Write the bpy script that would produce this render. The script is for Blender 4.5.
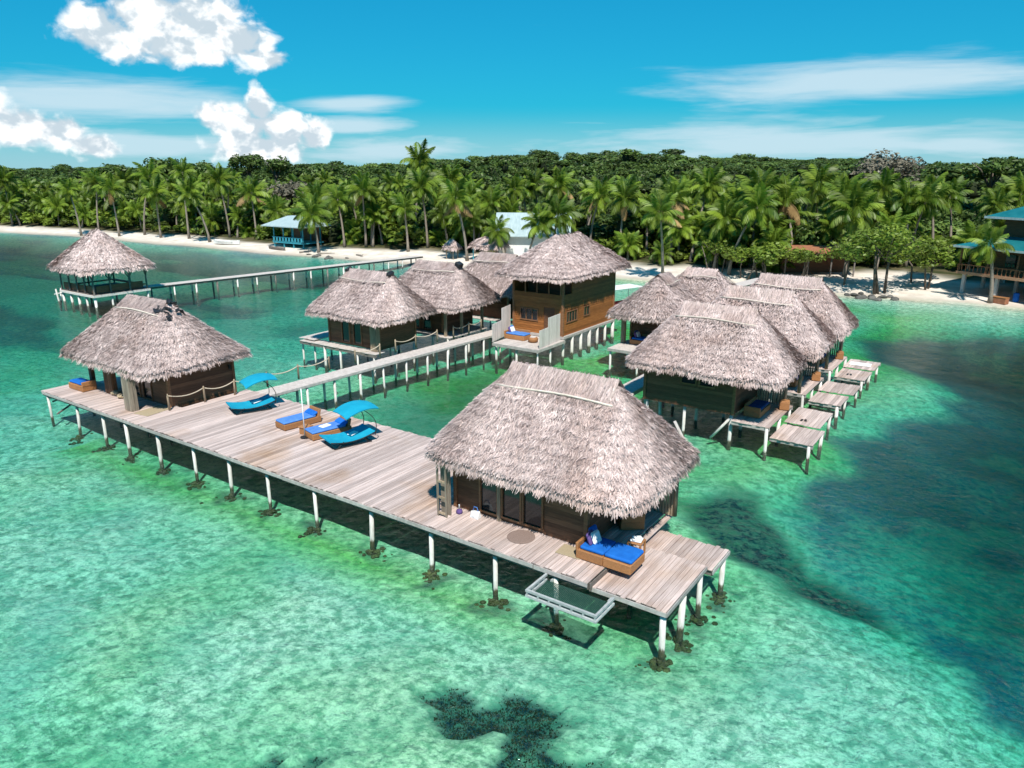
import bpy, math, random
import numpy as np
from mathutils import Vector, Matrix, Euler

# ------------------------------------------------------------------ scene reset
for o in list(bpy.data.objects):
    bpy.data.objects.remove(o, do_unlink=True)
SC = bpy.context.scene
COL = SC.collection
R = math.radians
rng = np.random.default_rng(7)
random.seed(7)

# ------------------------------------------------------------------ camera
cam_d = bpy.data.cameras.new('camera')
cam = bpy.data.objects.new('camera', cam_d)
COL.objects.link(cam)
cam.location = (0, 0, 13.0)
cam.rotation_euler = (R(90 - 16.445), 0, R(34.8))
cam_d.sensor_width = 36
cam_d.lens = 742 / 1024 * 36
cam_d.clip_start = 0.5
cam_d.clip_end = 6000
SC.camera = cam

# ------------------------------------------------------------------ colour management
SC.view_settings.view_transform = 'Standard'
SC.view_settings.look = 'None'
SC.view_settings.gamma = 1
SC.view_settings.exposure = 0.38
SC.view_settings.use_curve_mapping = False
SC.render.engine = 'CYCLES'
SC.cycles.use_denoising = True
SC.cycles.adaptive_threshold = 0.02
SC.cycles.max_bounces = 5
SC.cycles.diffuse_bounces = 3
SC.cycles.glossy_bounces = 2
SC.cycles.transparent_max_bounces = 8
SC.cycles.volume_bounces = 0
SC.cycles.caustics_reflective = False
SC.cycles.caustics_refractive = False

# ------------------------------------------------------------------ sun
SUN = Vector((.45, -.56, 1.0)).normalized()
sl = bpy.data.lights.new('sun', 'SUN')
sl.energy = 4.8
sl.angle = R(0.53)
sl.color = (1.0, 0.95, 0.87)
so = bpy.data.objects.new('sun', sl)
COL.objects.link(so)
so.location = (20, -25, 60)
so.rotation_euler = SUN.to_track_quat('Z', 'Y').to_euler()

# ------------------------------------------------------------------ world: sky with clouds
W = bpy.data.worlds.new('World')
SC.world = W
W.use_nodes = True
wn, wl = W.node_tree.nodes, W.node_tree.links
wn.clear()


def wnode(t, **k):
    n = wn.new(t)
    for a, b in k.items():
        setattr(n, a, b)
    return n


def wmath(op, a, b=None, clamp=False):
    n = wnode('ShaderNodeMath', operation=op, use_clamp=clamp)
    for i, v in enumerate((a, b)):
        if v is None:
            continue
        if isinstance(v, (int, float)):
            n.inputs[i].default_value = v
        else:
            wl.new(v, n.inputs[i])
    return n.outputs[0]


def wmap(v, lo, hi, a=0.0, b=1.0, smooth=True):
    n = wnode('ShaderNodeMapRange', interpolation_type='SMOOTHSTEP' if smooth else 'LINEAR')
    wl.new(v, n.inputs[0])
    for i, q in enumerate((lo, hi, a, b)):
        n.inputs[i + 1].default_value = q
    return n.outputs[0]


def wmix(f, a, b, blend='MIX'):
    n = wnode('ShaderNodeMix', data_type='RGBA', blend_type=blend)
    if isinstance(f, (int, float)):
        n.inputs[0].default_value = f
    else:
        wl.new(f, n.inputs[0])
    for i, v in ((6, a), (7, b)):
        if isinstance(v, tuple):
            n.inputs[i].default_value = (*v, 1)
        else:
            wl.new(v, n.inputs[i])
    return n.outputs[2]


sky = wnode('ShaderNodeTexSky', sky_type='NISHITA')
sky.sun_disc = False
sky.sun_elevation = math.asin(SUN.z)
sky.sun_rotation = math.atan2(SUN.x, SUN.y)
sky.altitude = 0
sky.air_density = 1.0
sky.dust_density = 0.3
sky.ozone_density = 2.2
hs = wnode('ShaderNodeHueSaturation')
hs.inputs['Hue'].default_value = 0.485
hs.inputs['Saturation'].default_value = 1.45
wl.new(sky.outputs[0], hs.inputs['Color'])
skyc = wmix(1.0, hs.outputs[0], (0.16, 0.50, 0.61), 'MULTIPLY')
gm = wnode('ShaderNodeGamma')
wl.new(skyc, gm.inputs[0])
gm.inputs[1].default_value = 0.5
skyc = wmix(1.0, gm.outputs[0], (0.20, 1.62, 2.10), 'MULTIPLY')

tc = wnode('ShaderNodeTexCoord')
sp = wnode('ShaderNodeSeparateXYZ')
wl.new(tc.outputs['Generated'], sp.inputs[0])
az = wmath('ARCTAN2', sp.outputs[0], sp.outputs[1])          # compass angle, 0 = +Y
el = wmath('ARCSINE', sp.outputs[2])
cb = wnode('ShaderNodeCombineXYZ')
wl.new(az, cb.inputs[0])
wl.new(el, cb.inputs[1])
AE = cb.outputs[0]


def wnoise(vec, scale, sc3=(1, 1, 1), det=6, rough=.55, off=(0, 0, 0), dist=0.0):
    m = wnode('ShaderNodeMapping')
    wl.new(vec, m.inputs[0])
    m.inputs['Scale'].default_value = sc3
    m.inputs['Location'].default_value = off
    n = wnode('ShaderNodeTexNoise')
    wl.new(m.outputs[0], n.inputs['Vector'])
    n.inputs['Scale'].default_value = scale
    n.inputs['Detail'].default_value = det
    n.inputs['Roughness'].default_value = rough
    n.inputs['Distortion'].default_value = dist
    return n.outputs[0]


def blob(vec, a, e, ra, re):
    """1 in the middle of an ellipse in (azimuth, elevation), 0 on its rim"""
    s = wnode('ShaderNodeVectorMath', operation='SUBTRACT')
    wl.new(vec, s.inputs[0])
    s.inputs[1].default_value = (a, e, 0)
    m = wnode('ShaderNodeVectorMath', operation='MULTIPLY')
    wl.new(s.outputs[0], m.inputs[0])
    m.inputs[1].default_value = (1 / ra, 1 / re, 0)
    l = wnode('ShaderNodeVectorMath', operation='LENGTH')
    wl.new(m.outputs[0], l.inputs[0])
    return wmath('SUBTRACT', 1.0, l.outputs['Value'])


def vmax(L):
    r = L[0]
    for x in L[1:]:
        r = wmath('MAXIMUM', r, x)
    return r


# thin streaked high cloud: a few long bands plus a band of noise round the whole horizon
st = wnoise(AE, 1.0, (5.0, 46, 1), 5, .6, (3.1, 0.4, 0), .35)
bands = [(-1.107, 0.069, 0.203, 0.027), (-0.196, 0.091, 0.224, 0.026), (-0.299, 0.023, 0.33, 0.030), (-0.809, 0.072, 0.073, 0.011), (-0.811, 0.047, 0.087, 0.012),
         (-0.763, 0.018, 0.14, 0.02), (-1.063, 0.022, 0.214, 0.02), (-0.067, 0.021, 0.106, 0.021),
         (1.2, .08, .6, .04), (-2.4, .08, .6, .04)]
bd = vmax([blob(AE, *b) for b in bands])
stm = wmath('ADD', wmath('MULTIPLY', wmath('MAXIMUM', bd, -.6), 1.1), wmath('MULTIPLY', wmath('SUBTRACT', st, .5), 2.0))
stm = wmap(stm, -.30, .85, 0, .85)
low = wmap(el, -0.01, .075, .50, 0)                            # faint milky air low over the land
stm = wmath('MAXIMUM', stm, low)

# heaped white clouds
cum = [(-1.077, 0.143, 0.045, 0.032), (-1.02, 0.157, 0.056, 0.038), (-0.968, 0.156, 0.056, 0.043), (-0.937, 0.138, 0.05, 0.030), (-0.908, 0.122, 0.032, 0.016), (-0.987, 0.130, 0.085, 0.026), (-1.055, 0.130, 0.046, 0.022),
       (-0.918, 0.068, 0.019, 0.024), (-0.938, 0.043, 0.048, 0.030), (-0.89, 0.039, 0.048, 0.028), (-0.968, 0.056, 0.025, 0.020), (-0.858, 0.036, 0.026, 0.022), (-0.918, 0.02, 0.071, 0.021),
       (-1.17, 0.040, 0.040, 0.026), (-1.131, 0.034, 0.032, 0.022), (-1.10, 0.020, 0.03, 0.016), (-1.21, 0.05, 0.05, 0.03),
       (.43, .05, .08, .04), (1.36, .15, .10, .05), (-1.8, .12, .09, .05)]
cb_b = vmax([blob(AE, *b) for b in cum])
cn = wnoise(AE, 34, (1, 1.25, 1), 5, .52, (1.7, 2.3, 0), .25)
cn_up = wnoise(AE, 34, (1, 1.25, 1), 3, .58, (1.66, 2.3 - .012 * 1.25, 0), .25)
cdens = wmath('ADD', wmath('MULTIPLY', cb_b, 1.0), wmath('MULTIPLY', wmath('SUBTRACT', cn, .5), 1.55))
cmask = wmap(cdens, -.04, .46)
# sunlit side against the shaded hollows of the heaps
cl = wnoise(AE, 15, (1, 1.3, 1), 2, .5, (4.2, 1.1, 0))
grad = wmath('ADD', wmath('SUBTRACT', cn, cn_up), wmath('MULTIPLY', wmath('SUBTRACT', cl, .5), .18))
shade = wmath('ADD', wmath('MULTIPLY', grad, 3.2), wmath('ADD', wmath('MULTIPLY', cn, .9), wmath('MULTIPLY', cb_b, -.32)))
ccol = wmix(wmap(shade, -.15, .75), (3.7, 4.4, 4.9), (7.0, 7.1, 7.1))

skyc = wmix(stm, skyc, (3.9, 5.0, 5.6))
skyc = wmix(cmask, skyc, ccol)
bg = wnode('ShaderNodeBackground')
bg.inputs['Strength'].default_value = 0.125
wl.new(skyc, bg.inputs[0])
wo = wnode('ShaderNodeOutputWorld')
wl.new(bg.outputs[0], wo.inputs[0])


# ================================================================== helpers
def vnoise(x, y, seed=0):
    xi = np.floor(x).astype(np.int64)
    yi = np.floor(y).astype(np.int64)
    fx, fy = x - xi, y - yi
    fx = fx * fx * (3 - 2 * fx)
    fy = fy * fy * (3 - 2 * fy)

    def h(a, b):
        n = (a * 374761393 + b * 668265263 + seed * 974711) & 0x7fffffff
        n = ((n ^ (n >> 13)) * 1274126177) & 0x7fffffff
        return ((n ^ (n >> 16)) & 0xffff) / 65535.0
    return (h(xi, yi) * (1 - fx) + h(xi + 1, yi) * fx) * (1 - fy) + (h(xi, yi + 1) * (1 - fx) + h(xi + 1, yi + 1) * fx) * fy


def fbm(x, y, s, oct=4, seed=0):
    r, a, t = 0, 1.0, 0
    for i in range(oct):
        r = r + a * vnoise(x / s + 13.7 * i, y / s - 7.3 * i, seed + i)
        t += a
        a *= .5
        s *= .5
    return r / t


def polymask(x, y, poly, soft):
    """signed distance to a polygon turned into 0..1"""
    P = np.array(poly, float)
    d = np.full(x.shape, 1e9)
    ins = np.zeros(x.shape, bool)
    for i in range(len(P)):
        a, b = P[i], P[(i + 1) % len(P)]
        e = b - a
        t = np.clip(((x - a[0]) * e[0] + (y - a[1]) * e[1]) / (e @ e), 0, 1)
        d = np.minimum(d, np.hypot(x - a[0] - t * e[0], y - a[1] - t * e[1]))
        c = ((a[1] > y) != (b[1] > y)) & (x < (b[0] - a[0]) * (y - a[1]) / ((b[1] - a[1]) or 1e-9) + a[0])
        ins ^= c
    d = np.where(ins, d, -d)
    return np.clip(d / soft * .5 + .5, 0, 1)


class MB:
    def __init__(self):
        self.v, self.f, self.n = [], [], 0

    def add(self, vs, fs):
        self.v.extend([tuple(map(float, p)) for p in vs])
        self.f.extend([tuple(i + self.n for i in q) for q in fs])
        self.n += len(vs)
        return self

    def box(self, c, s, rot=None):
        hx, hy, hz = s[0] / 2, s[1] / 2, s[2] / 2
        vs = [Vector((sx * hx, sy * hy, sz * hz)) for sz in (-1, 1) for sy in (-1, 1) for sx in (-1, 1)]
        if rot is not None:
            m = Euler(rot).to_matrix()
            vs = [m @ p for p in vs]
        vs = [p + Vector(c) for p in vs]
        return self.add(vs, [(0, 2, 3, 1), (4, 5, 7, 6), (0, 1, 5, 4), (2, 6, 7, 3), (0, 4, 6, 2), (1, 3, 7, 5)])

    def bx(self, x0, x1, y0, y1, z0, z1):
        return self.box(((x0 + x1) / 2, (y0 + y1) / 2, (z0 + z1) / 2), (abs(x1 - x0), abs(y1 - y0), abs(z1 - z0)))

    def rbox(self, c, s, b=.03, rot=None):
        """box with chamfered edges"""
        hx, hy, hz = [q / 2 for q in s]
        b = min(b, hx * .9, hy * .9, hz * .9)
        m = Euler(rot).to_matrix() if rot is not None else Matrix.Identity(3)
        vs, idx = [], {}
        for sx in (-1, 1):
            for sy in (-1, 1):
                for sz in (-1, 1):
                    for ax in range(3):
                        p = [sx * hx, sy * hy, sz * hz]
                        for k in range(3):
                            if k != ax:
                                p[k] -= (sx, sy, sz)[k] * b
                        idx[(sx, sy, sz, ax)] = len(vs)
                        vs.append(m @ Vector(p) + Vector(c))
        fs = []
        for ax in range(3):
            o1, o2 = [k for k in range(3) if k != ax]
            for s_ in (-1, 1):
                q = []
                for (a_, b_) in ((-1, -1), (1, -1), (1, 1), (-1, 1)):
                    k = [0, 0, 0]
                    k[ax], k[o1], k[o2] = s_, a_, b_
                    q.append(idx[(*k, ax)])
                fs.append(tuple(q))
        for ax in range(3):                       # edges along ax
            o1, o2 = [k for k in range(3) if k != ax]
            for a_ in (-1, 1):
                for b_ in (-1, 1):
                    k0, k1 = [0, 0, 0], [0, 0, 0]
                    k0[ax], k0[o1], k0[o2] = -1, a_, b_
                    k1[ax], k1[o1], k1[o2] = 1, a_, b_
                    fs.append((idx[(*k0, o1)], idx[(*k1, o1)], idx[(*k1, o2)], idx[(*k0, o2)]))
        for sx in (-1, 1):
            for sy in (-1, 1):
                for sz in (-1, 1):
                    fs.append(tuple(idx[(sx, sy, sz, a)] for a in range(3)))
        return self.add(vs, fs)

    def tube(self, pts, r, n=8, caps=True):
        pts = [Vector(p) for p in pts]
        rr = r if isinstance(r, (list, tuple)) else [r] * len(pts)
        vs, fs = [], []
        for i, p in enumerate(pts):
            t = (pts[min(i + 1, len(pts) - 1)] - pts[max(i - 1, 0)]).normalized()
            a = Vector((0, 0, 1)) if abs(t.z) < .9 else Vector((1, 0, 0))
            u = t.cross(a).normalized()
            w = t.cross(u)
            for k in range(n):
                th = 2 * math.pi * k / n
                vs.append(p + (u * math.cos(th) + w * math.sin(th)) * rr[i])
        for i in range(len(pts) - 1):
            for k in range(n):
                fs.append((i * n + k, i * n + (k + 1) % n, (i + 1) * n + (k + 1) % n, (i + 1) * n + k))
        if caps:
            fs.append(tuple(range(n))[::-1])
            fs.append(tuple((len(pts) - 1) * n + k for k in range(n)))
        return self.add(vs, fs)

    def lathe(self, prof, c=(0, 0, 0), n=16):
        vs, fs = [], []
        for (r, z) in prof:
            for k in range(n):
                th = 2 * math.pi * k / n
                vs.append((c[0] + r * math.cos(th), c[1] + r * math.sin(th), c[2] + z))
        for i in range(len(prof) - 1):
            for k in range(n):
                fs.append((i * n + k, i * n + (k + 1) % n, (i + 1) * n + (k + 1) % n, (i + 1) * n + k))
        fs.append(tuple(range(n))[::-1])
        fs.append(tuple((len(prof) - 1) * n + k for k in range(n)))
        return self.add(vs, fs)

    def mesh(self, name):
        me = bpy.data.meshes.new(name)
        me.from_pydata(self.v, [], self.f)
        me.validate()
        return me


def npmesh(name, V, F, attrs=None, smooth=False):
    """quads or tris as numpy arrays"""
    me = bpy.data.meshes.new(name)
    V = np.asarray(V, np.float32)
    F = np.asarray(F, np.int32)
    k = F.shape[1]
    me.vertices.add(len(V))
    me.vertices.foreach_set('co', V.ravel())
    me.loops.add(F.size)
    me.loops.foreach_set('vertex_index', F.ravel())
    me.polygons.add(len(F))
    me.polygons.foreach_set('loop_start', np.arange(0, F.size, k, dtype=np.int32))
    if smooth:
        me.polygons.foreach_set('use_smooth', np.ones(len(F), bool))
    me.update(calc_edges=True)
    for nm, a in (attrs or {}).items():
        at = me.attributes.new(nm, 'FLOAT', 'POINT')
        at.data.foreach_set('value', np.asarray(a, np.float32))
    return me


def obj(name, mesh, mat=None, parent=None, loc=(0, 0, 0), rot=(0, 0, 0), smooth=False):
    if isinstance(mesh, MB):
        mesh = mesh.mesh(name)
    if mat is not None and not mesh.materials:
        mesh.materials.append(M[mat] if isinstance(mat, str) else mat)
    if smooth:
        mesh.polygons.foreach_set('use_smooth', np.ones(len(mesh.polygons), bool))
    o = bpy.data.objects.new(name, mesh)
    COL.objects.link(o)
    o.location = loc
    o.rotation_euler = rot
    if parent is not None:
        o.parent = parent
    return o


def tag(o, label=None, cat=None, group=None, kind=None):
    for k, v in (('label', label), ('category', cat), ('group', group), ('kind', kind)):
        if v:
            o[k] = v
    return o


def thing(name, label, cat, loc=(0, 0, 0), rz=0.0, group=None):
    o = bpy.data.objects.new(name, None)
    COL.objects.link(o)
    o.location = loc
    o.rotation_euler = (0, 0, rz)
    o.empty_display_size = .3
    return tag(o, label, cat, group)


def copy_tree(o, parent=None):
    c = o.copy()
    COL.objects.link(c)
    c.parent = parent
    for ch in list(o.children):
        copy_tree(ch, c)
    return c


# ================================================================== materials
M = {}


def nt(name):
    m = bpy.data.materials.new(name)
    m.use_nodes = True
    m.node_tree.nodes.clear()
    M[name] = m
    return m, m.node_tree.nodes, m.node_tree.links


def pmat(name, c1, c2, scale=(1, 1, 1), ns=3.0, det=5, rough=.8, objrand=.25, bump=.0, tint=False, lo=.3, hi=.7,
         translucent=0.0, spec=.3, wet=None, blotch=None):
    m, N, L = nt(name)
    tcn = N.new('ShaderNodeTexCoord')
    mp = N.new('ShaderNodeMapping')
    mp.inputs['Scale'].default_value = scale
    L.new(tcn.outputs['Object'], mp.inputs[0])
    oi = N.new('ShaderNodeObjectInfo')
    w = N.new('ShaderNodeMath')
    w.operation = 'MULTIPLY'
    w.inputs[1].default_value = 40
    L.new(oi.outputs['Random'], w.inputs[0])
    no = N.new('ShaderNodeTexNoise')
    no.noise_dimensions = '4D'
    L.new(mp.outputs[0], no.inputs['Vector'])
    L.new(w.outputs[0], no.inputs['W'])
    no.inputs['Scale'].default_value = ns
    no.inputs['Detail'].default_value = det
    no.inputs['Roughness'].default_value = .6
    mr = N.new('ShaderNodeMapRange')
    L.new(no.outputs[0], mr.inputs[0])
    mr.inputs[1].default_value, mr.inputs[2].default_value = lo, hi
    mx = N.new('ShaderNodeMix')
    mx.data_type = 'RGBA'
    L.new(mr.outputs[0], mx.inputs[0])
    mx.inputs[6].default_value = (*c1, 1)
    mx.inputs[7].default_value = (*c2, 1)
    col = mx.outputs[2]

    def mul(col, fac):
        v = N.new('ShaderNodeVectorMath')
        v.operation = 'SCALE'
        L.new(col, v.inputs[0])
        L.new(fac, v.inputs['Scale'])
        return v.outputs[0]
    if objrand:
        r2 = N.new('ShaderNodeMapRange')
        L.new(oi.outputs['Random'], r2.inputs[0])
        r2.inputs[3].default_value, r2.inputs[4].default_value = 1 - objrand, 1 + objrand
        col = mul(col, r2.outputs[0])
    if tint:
        at = N.new('ShaderNodeAttribute')
        at.attribute_name = 'tint'
        col = mul(col, at.outputs['Fac'])
    if blotch:                      # (colour, world scale, lo, hi): stains in patches
        g = N.new('ShaderNodeNewGeometry')
        bn = N.new('ShaderNodeTexNoise')
        L.new(g.outputs['Position'], bn.inputs['Vector'])
        bn.inputs['Scale'].default_value = blotch[1]
        bn.inputs['Detail'].default_value = 5
        b2 = N.new('ShaderNodeMapRange')
        L.new(bn.outputs[0], b2.inputs[0])
        b2.inputs[1].default_value, b2.inputs[2].default_value = blotch[2], blotch[3]
        mm = N.new('ShaderNodeMix')
        mm.data_type = 'RGBA'
        mm.blend_type = 'MULTIPLY'
        L.new(b2.outputs[0], mm.inputs[0])
        L.new(col, mm.inputs[6])
        mm.inputs[7].default_value = (*blotch[0], 1)
        col = mm.outputs[2]
    if wet:                         # marine growth on the foot of piles: colour, height
        g = N.new('ShaderNodeNewGeometry')
        s = N.new('ShaderNodeSeparateXYZ')
        L.new(g.outputs['Position'], s.inputs[0])
        a = N.new('ShaderNodeMath')
        a.operation = 'MULTIPLY_ADD'
        L.new(no.outputs[0], a.inputs[0])
        a.inputs[1].default_value = .5
        L.new(s.outputs[2], a.inputs[2])
        r3 = N.new('ShaderNodeMapRange')
        L.new(a.outputs[0], r3.inputs[0])
        r3.inputs[1].default_value, r3.inputs[2].default_value = wet[1] + .25, wet[1] + .38
        mm = N.new('ShaderNodeMix')
        mm.data_type = 'RGBA'
        L.new(r3.outputs[0], mm.inputs[0])
        mm.inputs[6].default_value = (*wet[0], 1)
        L.new(col, mm.inputs[7])
        col = mm.outputs[2]
    bs = N.new('ShaderNodeBsdfPrincipled')
    L.new(col, bs.inputs['Base Color'])
    bs.inputs['Roughness'].default_value = rough
    bs.inputs['Specular IOR Level'].default_value = spec
    if bump:
        bp = N.new('ShaderNodeBump')
        bp.inputs['Strength'].default_value = bump
        bp.inputs['Distance'].default_value = .02
        L.new(no.outputs[0], bp.inputs['Height'])
        L.new(bp.outputs[0], bs.inputs['Normal'])
    out = N.new('ShaderNodeOutputMaterial')
    sh = bs.outputs[0]
    if translucent:
        tr = N.new('ShaderNodeBsdfTranslucent')
        L.new(col, tr.inputs[0])
        ms = N.new('ShaderNodeMixShader')
        ms.inputs[0].default_value = translucent
        L.new(sh, ms.inputs[1])
        L.new(tr.outputs[0], ms.inputs[2])
        sh = ms.outputs[0]
    L.new(sh, out.inputs[0])
    return m


pmat('deck_wood', (.32, .24, .215), (.64, .53, .49), (9, .5, 9), 2.2, 6, .75, .24, .5, lo=.25, hi=.75, blotch=((.80, .66, .50), .35, .52, .75))
pmat('walk_wood', (.40, .35, .32), (.60, .54, .50), (3, 3, 3), 2.0, 6, .75, .1, .4)
pmat('beam_wood', (.10, .085, .075), (.22, .19, .17), (2, 2, 2), 3, 5, .8, .2)
pmat('edge_wood', (.30, .27, .25), (.48, .45, .43), (2, 2, 2), 3, 5, .8, .15)
pmat('dark_wood', (.105, .048, .026), (.215, .100, .052), (.8, .8, 8), 3, 6, .65, .3, .3)
pmat('brown_wood', (.17, .080, .040), (.29, .140, .070), (1.5, 1.5, 6), 3, 5, .6, .2, .2)
pmat('orange_wood', (.20, .072, .020), (.37, .145, .042), (.7, .7, 7), 3, 6, .6, .22, .2)
pmat('pole_wood', (.22, .165, .11), (.42, .33, .23), (6, 6, .7), 4, 5, .8, .25, .3)
pmat('grey_board', (.16, .13, .10), (.32, .265, .205), (6, 6, .6), 3, 5, .8, .25, .3)
pmat('pale_pole', (.52, .44, .36), (.70, .62, .54), (1, 1, 1), 5, 4, .7, .12)
pmat('whitewash', (.52, .46, .42), (.72, .67, .63), (8, 8, .8), 3, 5, .8, .12, .2)
pmat('pile_white', (.44, .42, .385), (.74, .72, .68), (3, 3, .8), 3, 5, .7, .1, .2, wet=((.085, .075, .045), -.04))
pmat('coral', (.035, .030, .012), (.16, .13, .05), (1, 1, 1), 6, 5, .9, .3, .6)
pmat('thatch', (.385, .290, .270), (.645, .520, .49), (1, 1, 1), 1.3, 6, .85, .07, 0, tint=True, blotch=((.84, .77, .72), .55, .52, .76))
pmat('thatch_base', (.17, .125, .11), (.34, .265, .24), (1, 1, 1), 6, 6, .9, .05, .8)  # darker than the strips: shade between them is put into this colour
pmat('thatch_cap', (.28, .22, .195), (.50, .41, .375), (9, 1.2, 1.2), 2.2, 6, .8, .1, .5)
pmat('wicker', (.24, .105, .040), (.46, .22, .090), (6, 6, 20), 6, 3, .6, .1, .5)
pmat('blue_cushion', (.004, .10, .42), (.010, .15, .55), (1, 1, 1), 5, 4, .8, .05, .2)
pmat('pale_blue_cushion', (.05, .17, .50), (.10, .25, .60), (1, 1, 1), 5, 4, .8, .05, .2)
pmat('navy_cushion', (.010, .045, .16), (.018, .07, .24), (1, 1, 1), 5, 4, .8, .1, .2)
pmat('turquoise_cloth', (.003, .29, .46), (.012, .38, .54), (1, 1, 1), 3, 4, .75, .05, .2, translucent=.15)
pmat('towel', (.70, .72, .74), (.82, .82, .82), (1, 1, 1), 9, 4, .9, .03, .4)
pmat('purple_cloth', (.08, .05, .16), (.13, .08, .24), (1, 1, 1), 8, 3, .9, .05)
pmat('black_metal', (.012, .012, .014), (.03, .03, .03), (1, 1, 1), 8, 3, .45, .1)
pmat('black_sheet', (.008, .009, .011), (.030, .032, .036), (1, 1, 1), 7, 4, .4, .1, .6)
pmat('rope', (.46, .38, .28), (.62, .53, .42), (20, 20, 20), 5, 3, .9, .1)
pmat('glass', (.010, .013, .016), (.020, .025, .028), (1, 1, 1), 2, 2, .08, .2, spec=.6)
pmat('jute', (.17, .12, .10), (.30, .22, .19), (14, 14, 14), 5, 3, .95, .05, .6)
pmat('tan_mat', (.30, .24, .15), (.42, .34, .23), (14, 14, 14), 5, 3, .95, .05, .6)
pmat('net_frame', (.30, .33, .33), (.48, .50, .49), (2, 2, 2), 4, 4, .6, .1)
pmat('net_cord', (.012, .060, .045), (.03, .09, .07), (2, 2, 2), 4, 4, .8, .1)
pmat('rock', (.05, .048, .042), (.17, .16, .145), (1, 1, 1), 3, 6, .9, .3, .6)
pmat('palm_trunk', (.15, .125, .10), (.34, .29, .24), (2, 2, 14), 2, 4, .9, .2, .6)
pmat('tree_trunk', (.07, .055, .04), (.19, .16, .13), (4, 4, 1), 2, 4, .9, .25, .6)
pmat('frond', (.070, .150, .016), (.235, .315, .035), (1, 1, 1), 1.2, 3, .45, .38, 0, translucent=.40, spec=.35)
pmat('frond_dry', (.24, .15, .06), (.42, .29, .13), (1, 1, 1), 1.2, 3, .7, .25, 0, translucent=.2)
pmat('leaf', (.042, .084, .018), (.120, .175, .036), (1, 1, 1), .35, 3, .5, .12, 0, tint=True, translucent=.3, spec=.35)
pmat('leaf_light', (.10, .165, .018), (.22, .29, .040), (1, 1, 1), .5, 3, .5, .15, 0, tint=True, translucent=.3, spec=.35)
pmat('leaf_grey', (.13, .12, .085), (.22, .20, .15), (1, 1, 1), .5, 3, .8, .1, 0, tint=True, translucent=.1)
pmat('leaf_core', (.012, .020, .006), (.022, .034, .010), (1, 1, 1), 1, 3, .9, 0)  # leaf colour taken near black, crown shade painted in
pmat('teal_roof', (.006, .12, .14), (.018, .17, .19), (1, 1, 1), 2, 3, .4, .1)
pmat('pale_roof', (.27, .36, .38), (.42, .51, .52), (4, 1, 1), 1.5, 4, .4, .05)
pmat('teal_paint', (.03, .26, .34), (.06, .34, .42), (1, 1, 1), 3, 4, .6, .1)
pmat('rust_roof', (.22, .085, .045), (.36, .16, .085), (2, 2, 2), 1.2, 5, .7, .1)
pmat('white_paint', (.66, .66, .64), (.80, .80, .78), (1, 1, 1), 3, 4, .6, .05)
pmat('red_paint', (.50, .055, .035), (.62, .10, .06), (1, 1, 1), 3, 4, .4, .1)
pmat('orange_paint', (.70, .13, .02), (.80, .18, .04), (1, 1, 1), 3, 4, .4, .1)
pmat('terracotta', (.30, .16, .09), (.42, .24, .15), (1, 1, 1), 6, 4, .8, .1)
pmat('concrete', (.45, .43, .40), (.60, .58, .55), (1, 1, 1), 3, 5, .8, .05)
pmat('driftwood', (.26, .22, .18), (.42, .37, .32), (1, 1, 4), 3, 5, .9, .2)

# ---- ground (sea bed, beach, land): colours follow growth attributes, with ripple light and deep-water blue painted in
m, N, L = nt('ground')
gg = N.new('ShaderNodeNewGeometry')


def gnoise(scale, det=5, rough=.6, dist=0.0):
    n = N.new('ShaderNodeTexNoise')
    L.new(gg.outputs['Position'], n.inputs['Vector'])
    n.inputs['Scale'].default_value = scale
    n.inputs['Detail'].default_value = det
    n.inputs['Roughness'].default_value = rough
    n.inputs['Distortion'].default_value = dist
    return n.outputs[0]


def gmap(v, lo, hi, a=0, b=1):
    r = N.new('ShaderNodeMapRange')
    L.new(v, r.inputs[0])
    for i, q in enumerate((lo, hi, a, b)):
        r.inputs[i + 1].default_value = q
    return r.outputs[0]


def gmix(f, a, b, blend='MIX'):
    x = N.new('ShaderNodeMix')
    x.data_type = 'RGBA'
    x.blend_type = blend
    if isinstance(f, (int, float)):
        x.inputs[0].default_value = f
    else:
        L.new(f, x.inputs[0])
    for i, v in ((6, a), (7, b)):
        if isinstance(v, tuple):
            x.inputs[i].default_value = (*v, 1)
        else:
            L.new(v, x.inputs[i])
    return x.outputs[2]


def gattr(n):
    a = N.new('ShaderNodeAttribute')
    a.attribute_name = n
    return a.outputs['Fac']


def gmath(op, a, b):
    x = N.new('ShaderNodeMath')
    x.operation = op
    for i, v in enumerate((a, b)):
        if isinstance(v, (int, float)):
            x.inputs[i].default_value = v
        else:
            L.new(v, x.inputs[i])
    return x.outputs[0]


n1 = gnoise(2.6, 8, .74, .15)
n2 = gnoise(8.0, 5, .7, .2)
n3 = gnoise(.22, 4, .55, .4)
bed = gmix(gmap(n1, .42, .56), (.27, .43, .31), (.90, .90, .73))  # pale and dark mottle paints rippled sunlight into the bed colour
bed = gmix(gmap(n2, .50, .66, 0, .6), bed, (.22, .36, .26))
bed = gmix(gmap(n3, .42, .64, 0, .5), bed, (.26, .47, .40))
alg = gmix(gmap(n1, .35, .65), (.06, .24, .04), (.40, .74, .17))
bed = gmix(gmath('MULTIPLY', gattr('algae'), gmap(n3, .2, .6, .55, 1)), bed, alg)
sg = gmix(gmap(n2, .35, .7), (.005, .024, .032), (.028, .072, .092))
bed = gmix(gmath('MULTIPLY', gattr('deep_blue'), gmap(n1, .25, .7, 1, .6)), bed, gmix(gmap(n2, .35, .7), (.015, .105, .24), (.06, .23, .42)))  # scattered blue of deep water, painted onto the bed
bed = gmix(gmath('MULTIPLY', gattr('seagrass'), gmap(n1, .32, .56, .35, 1)), bed, sg)
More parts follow.
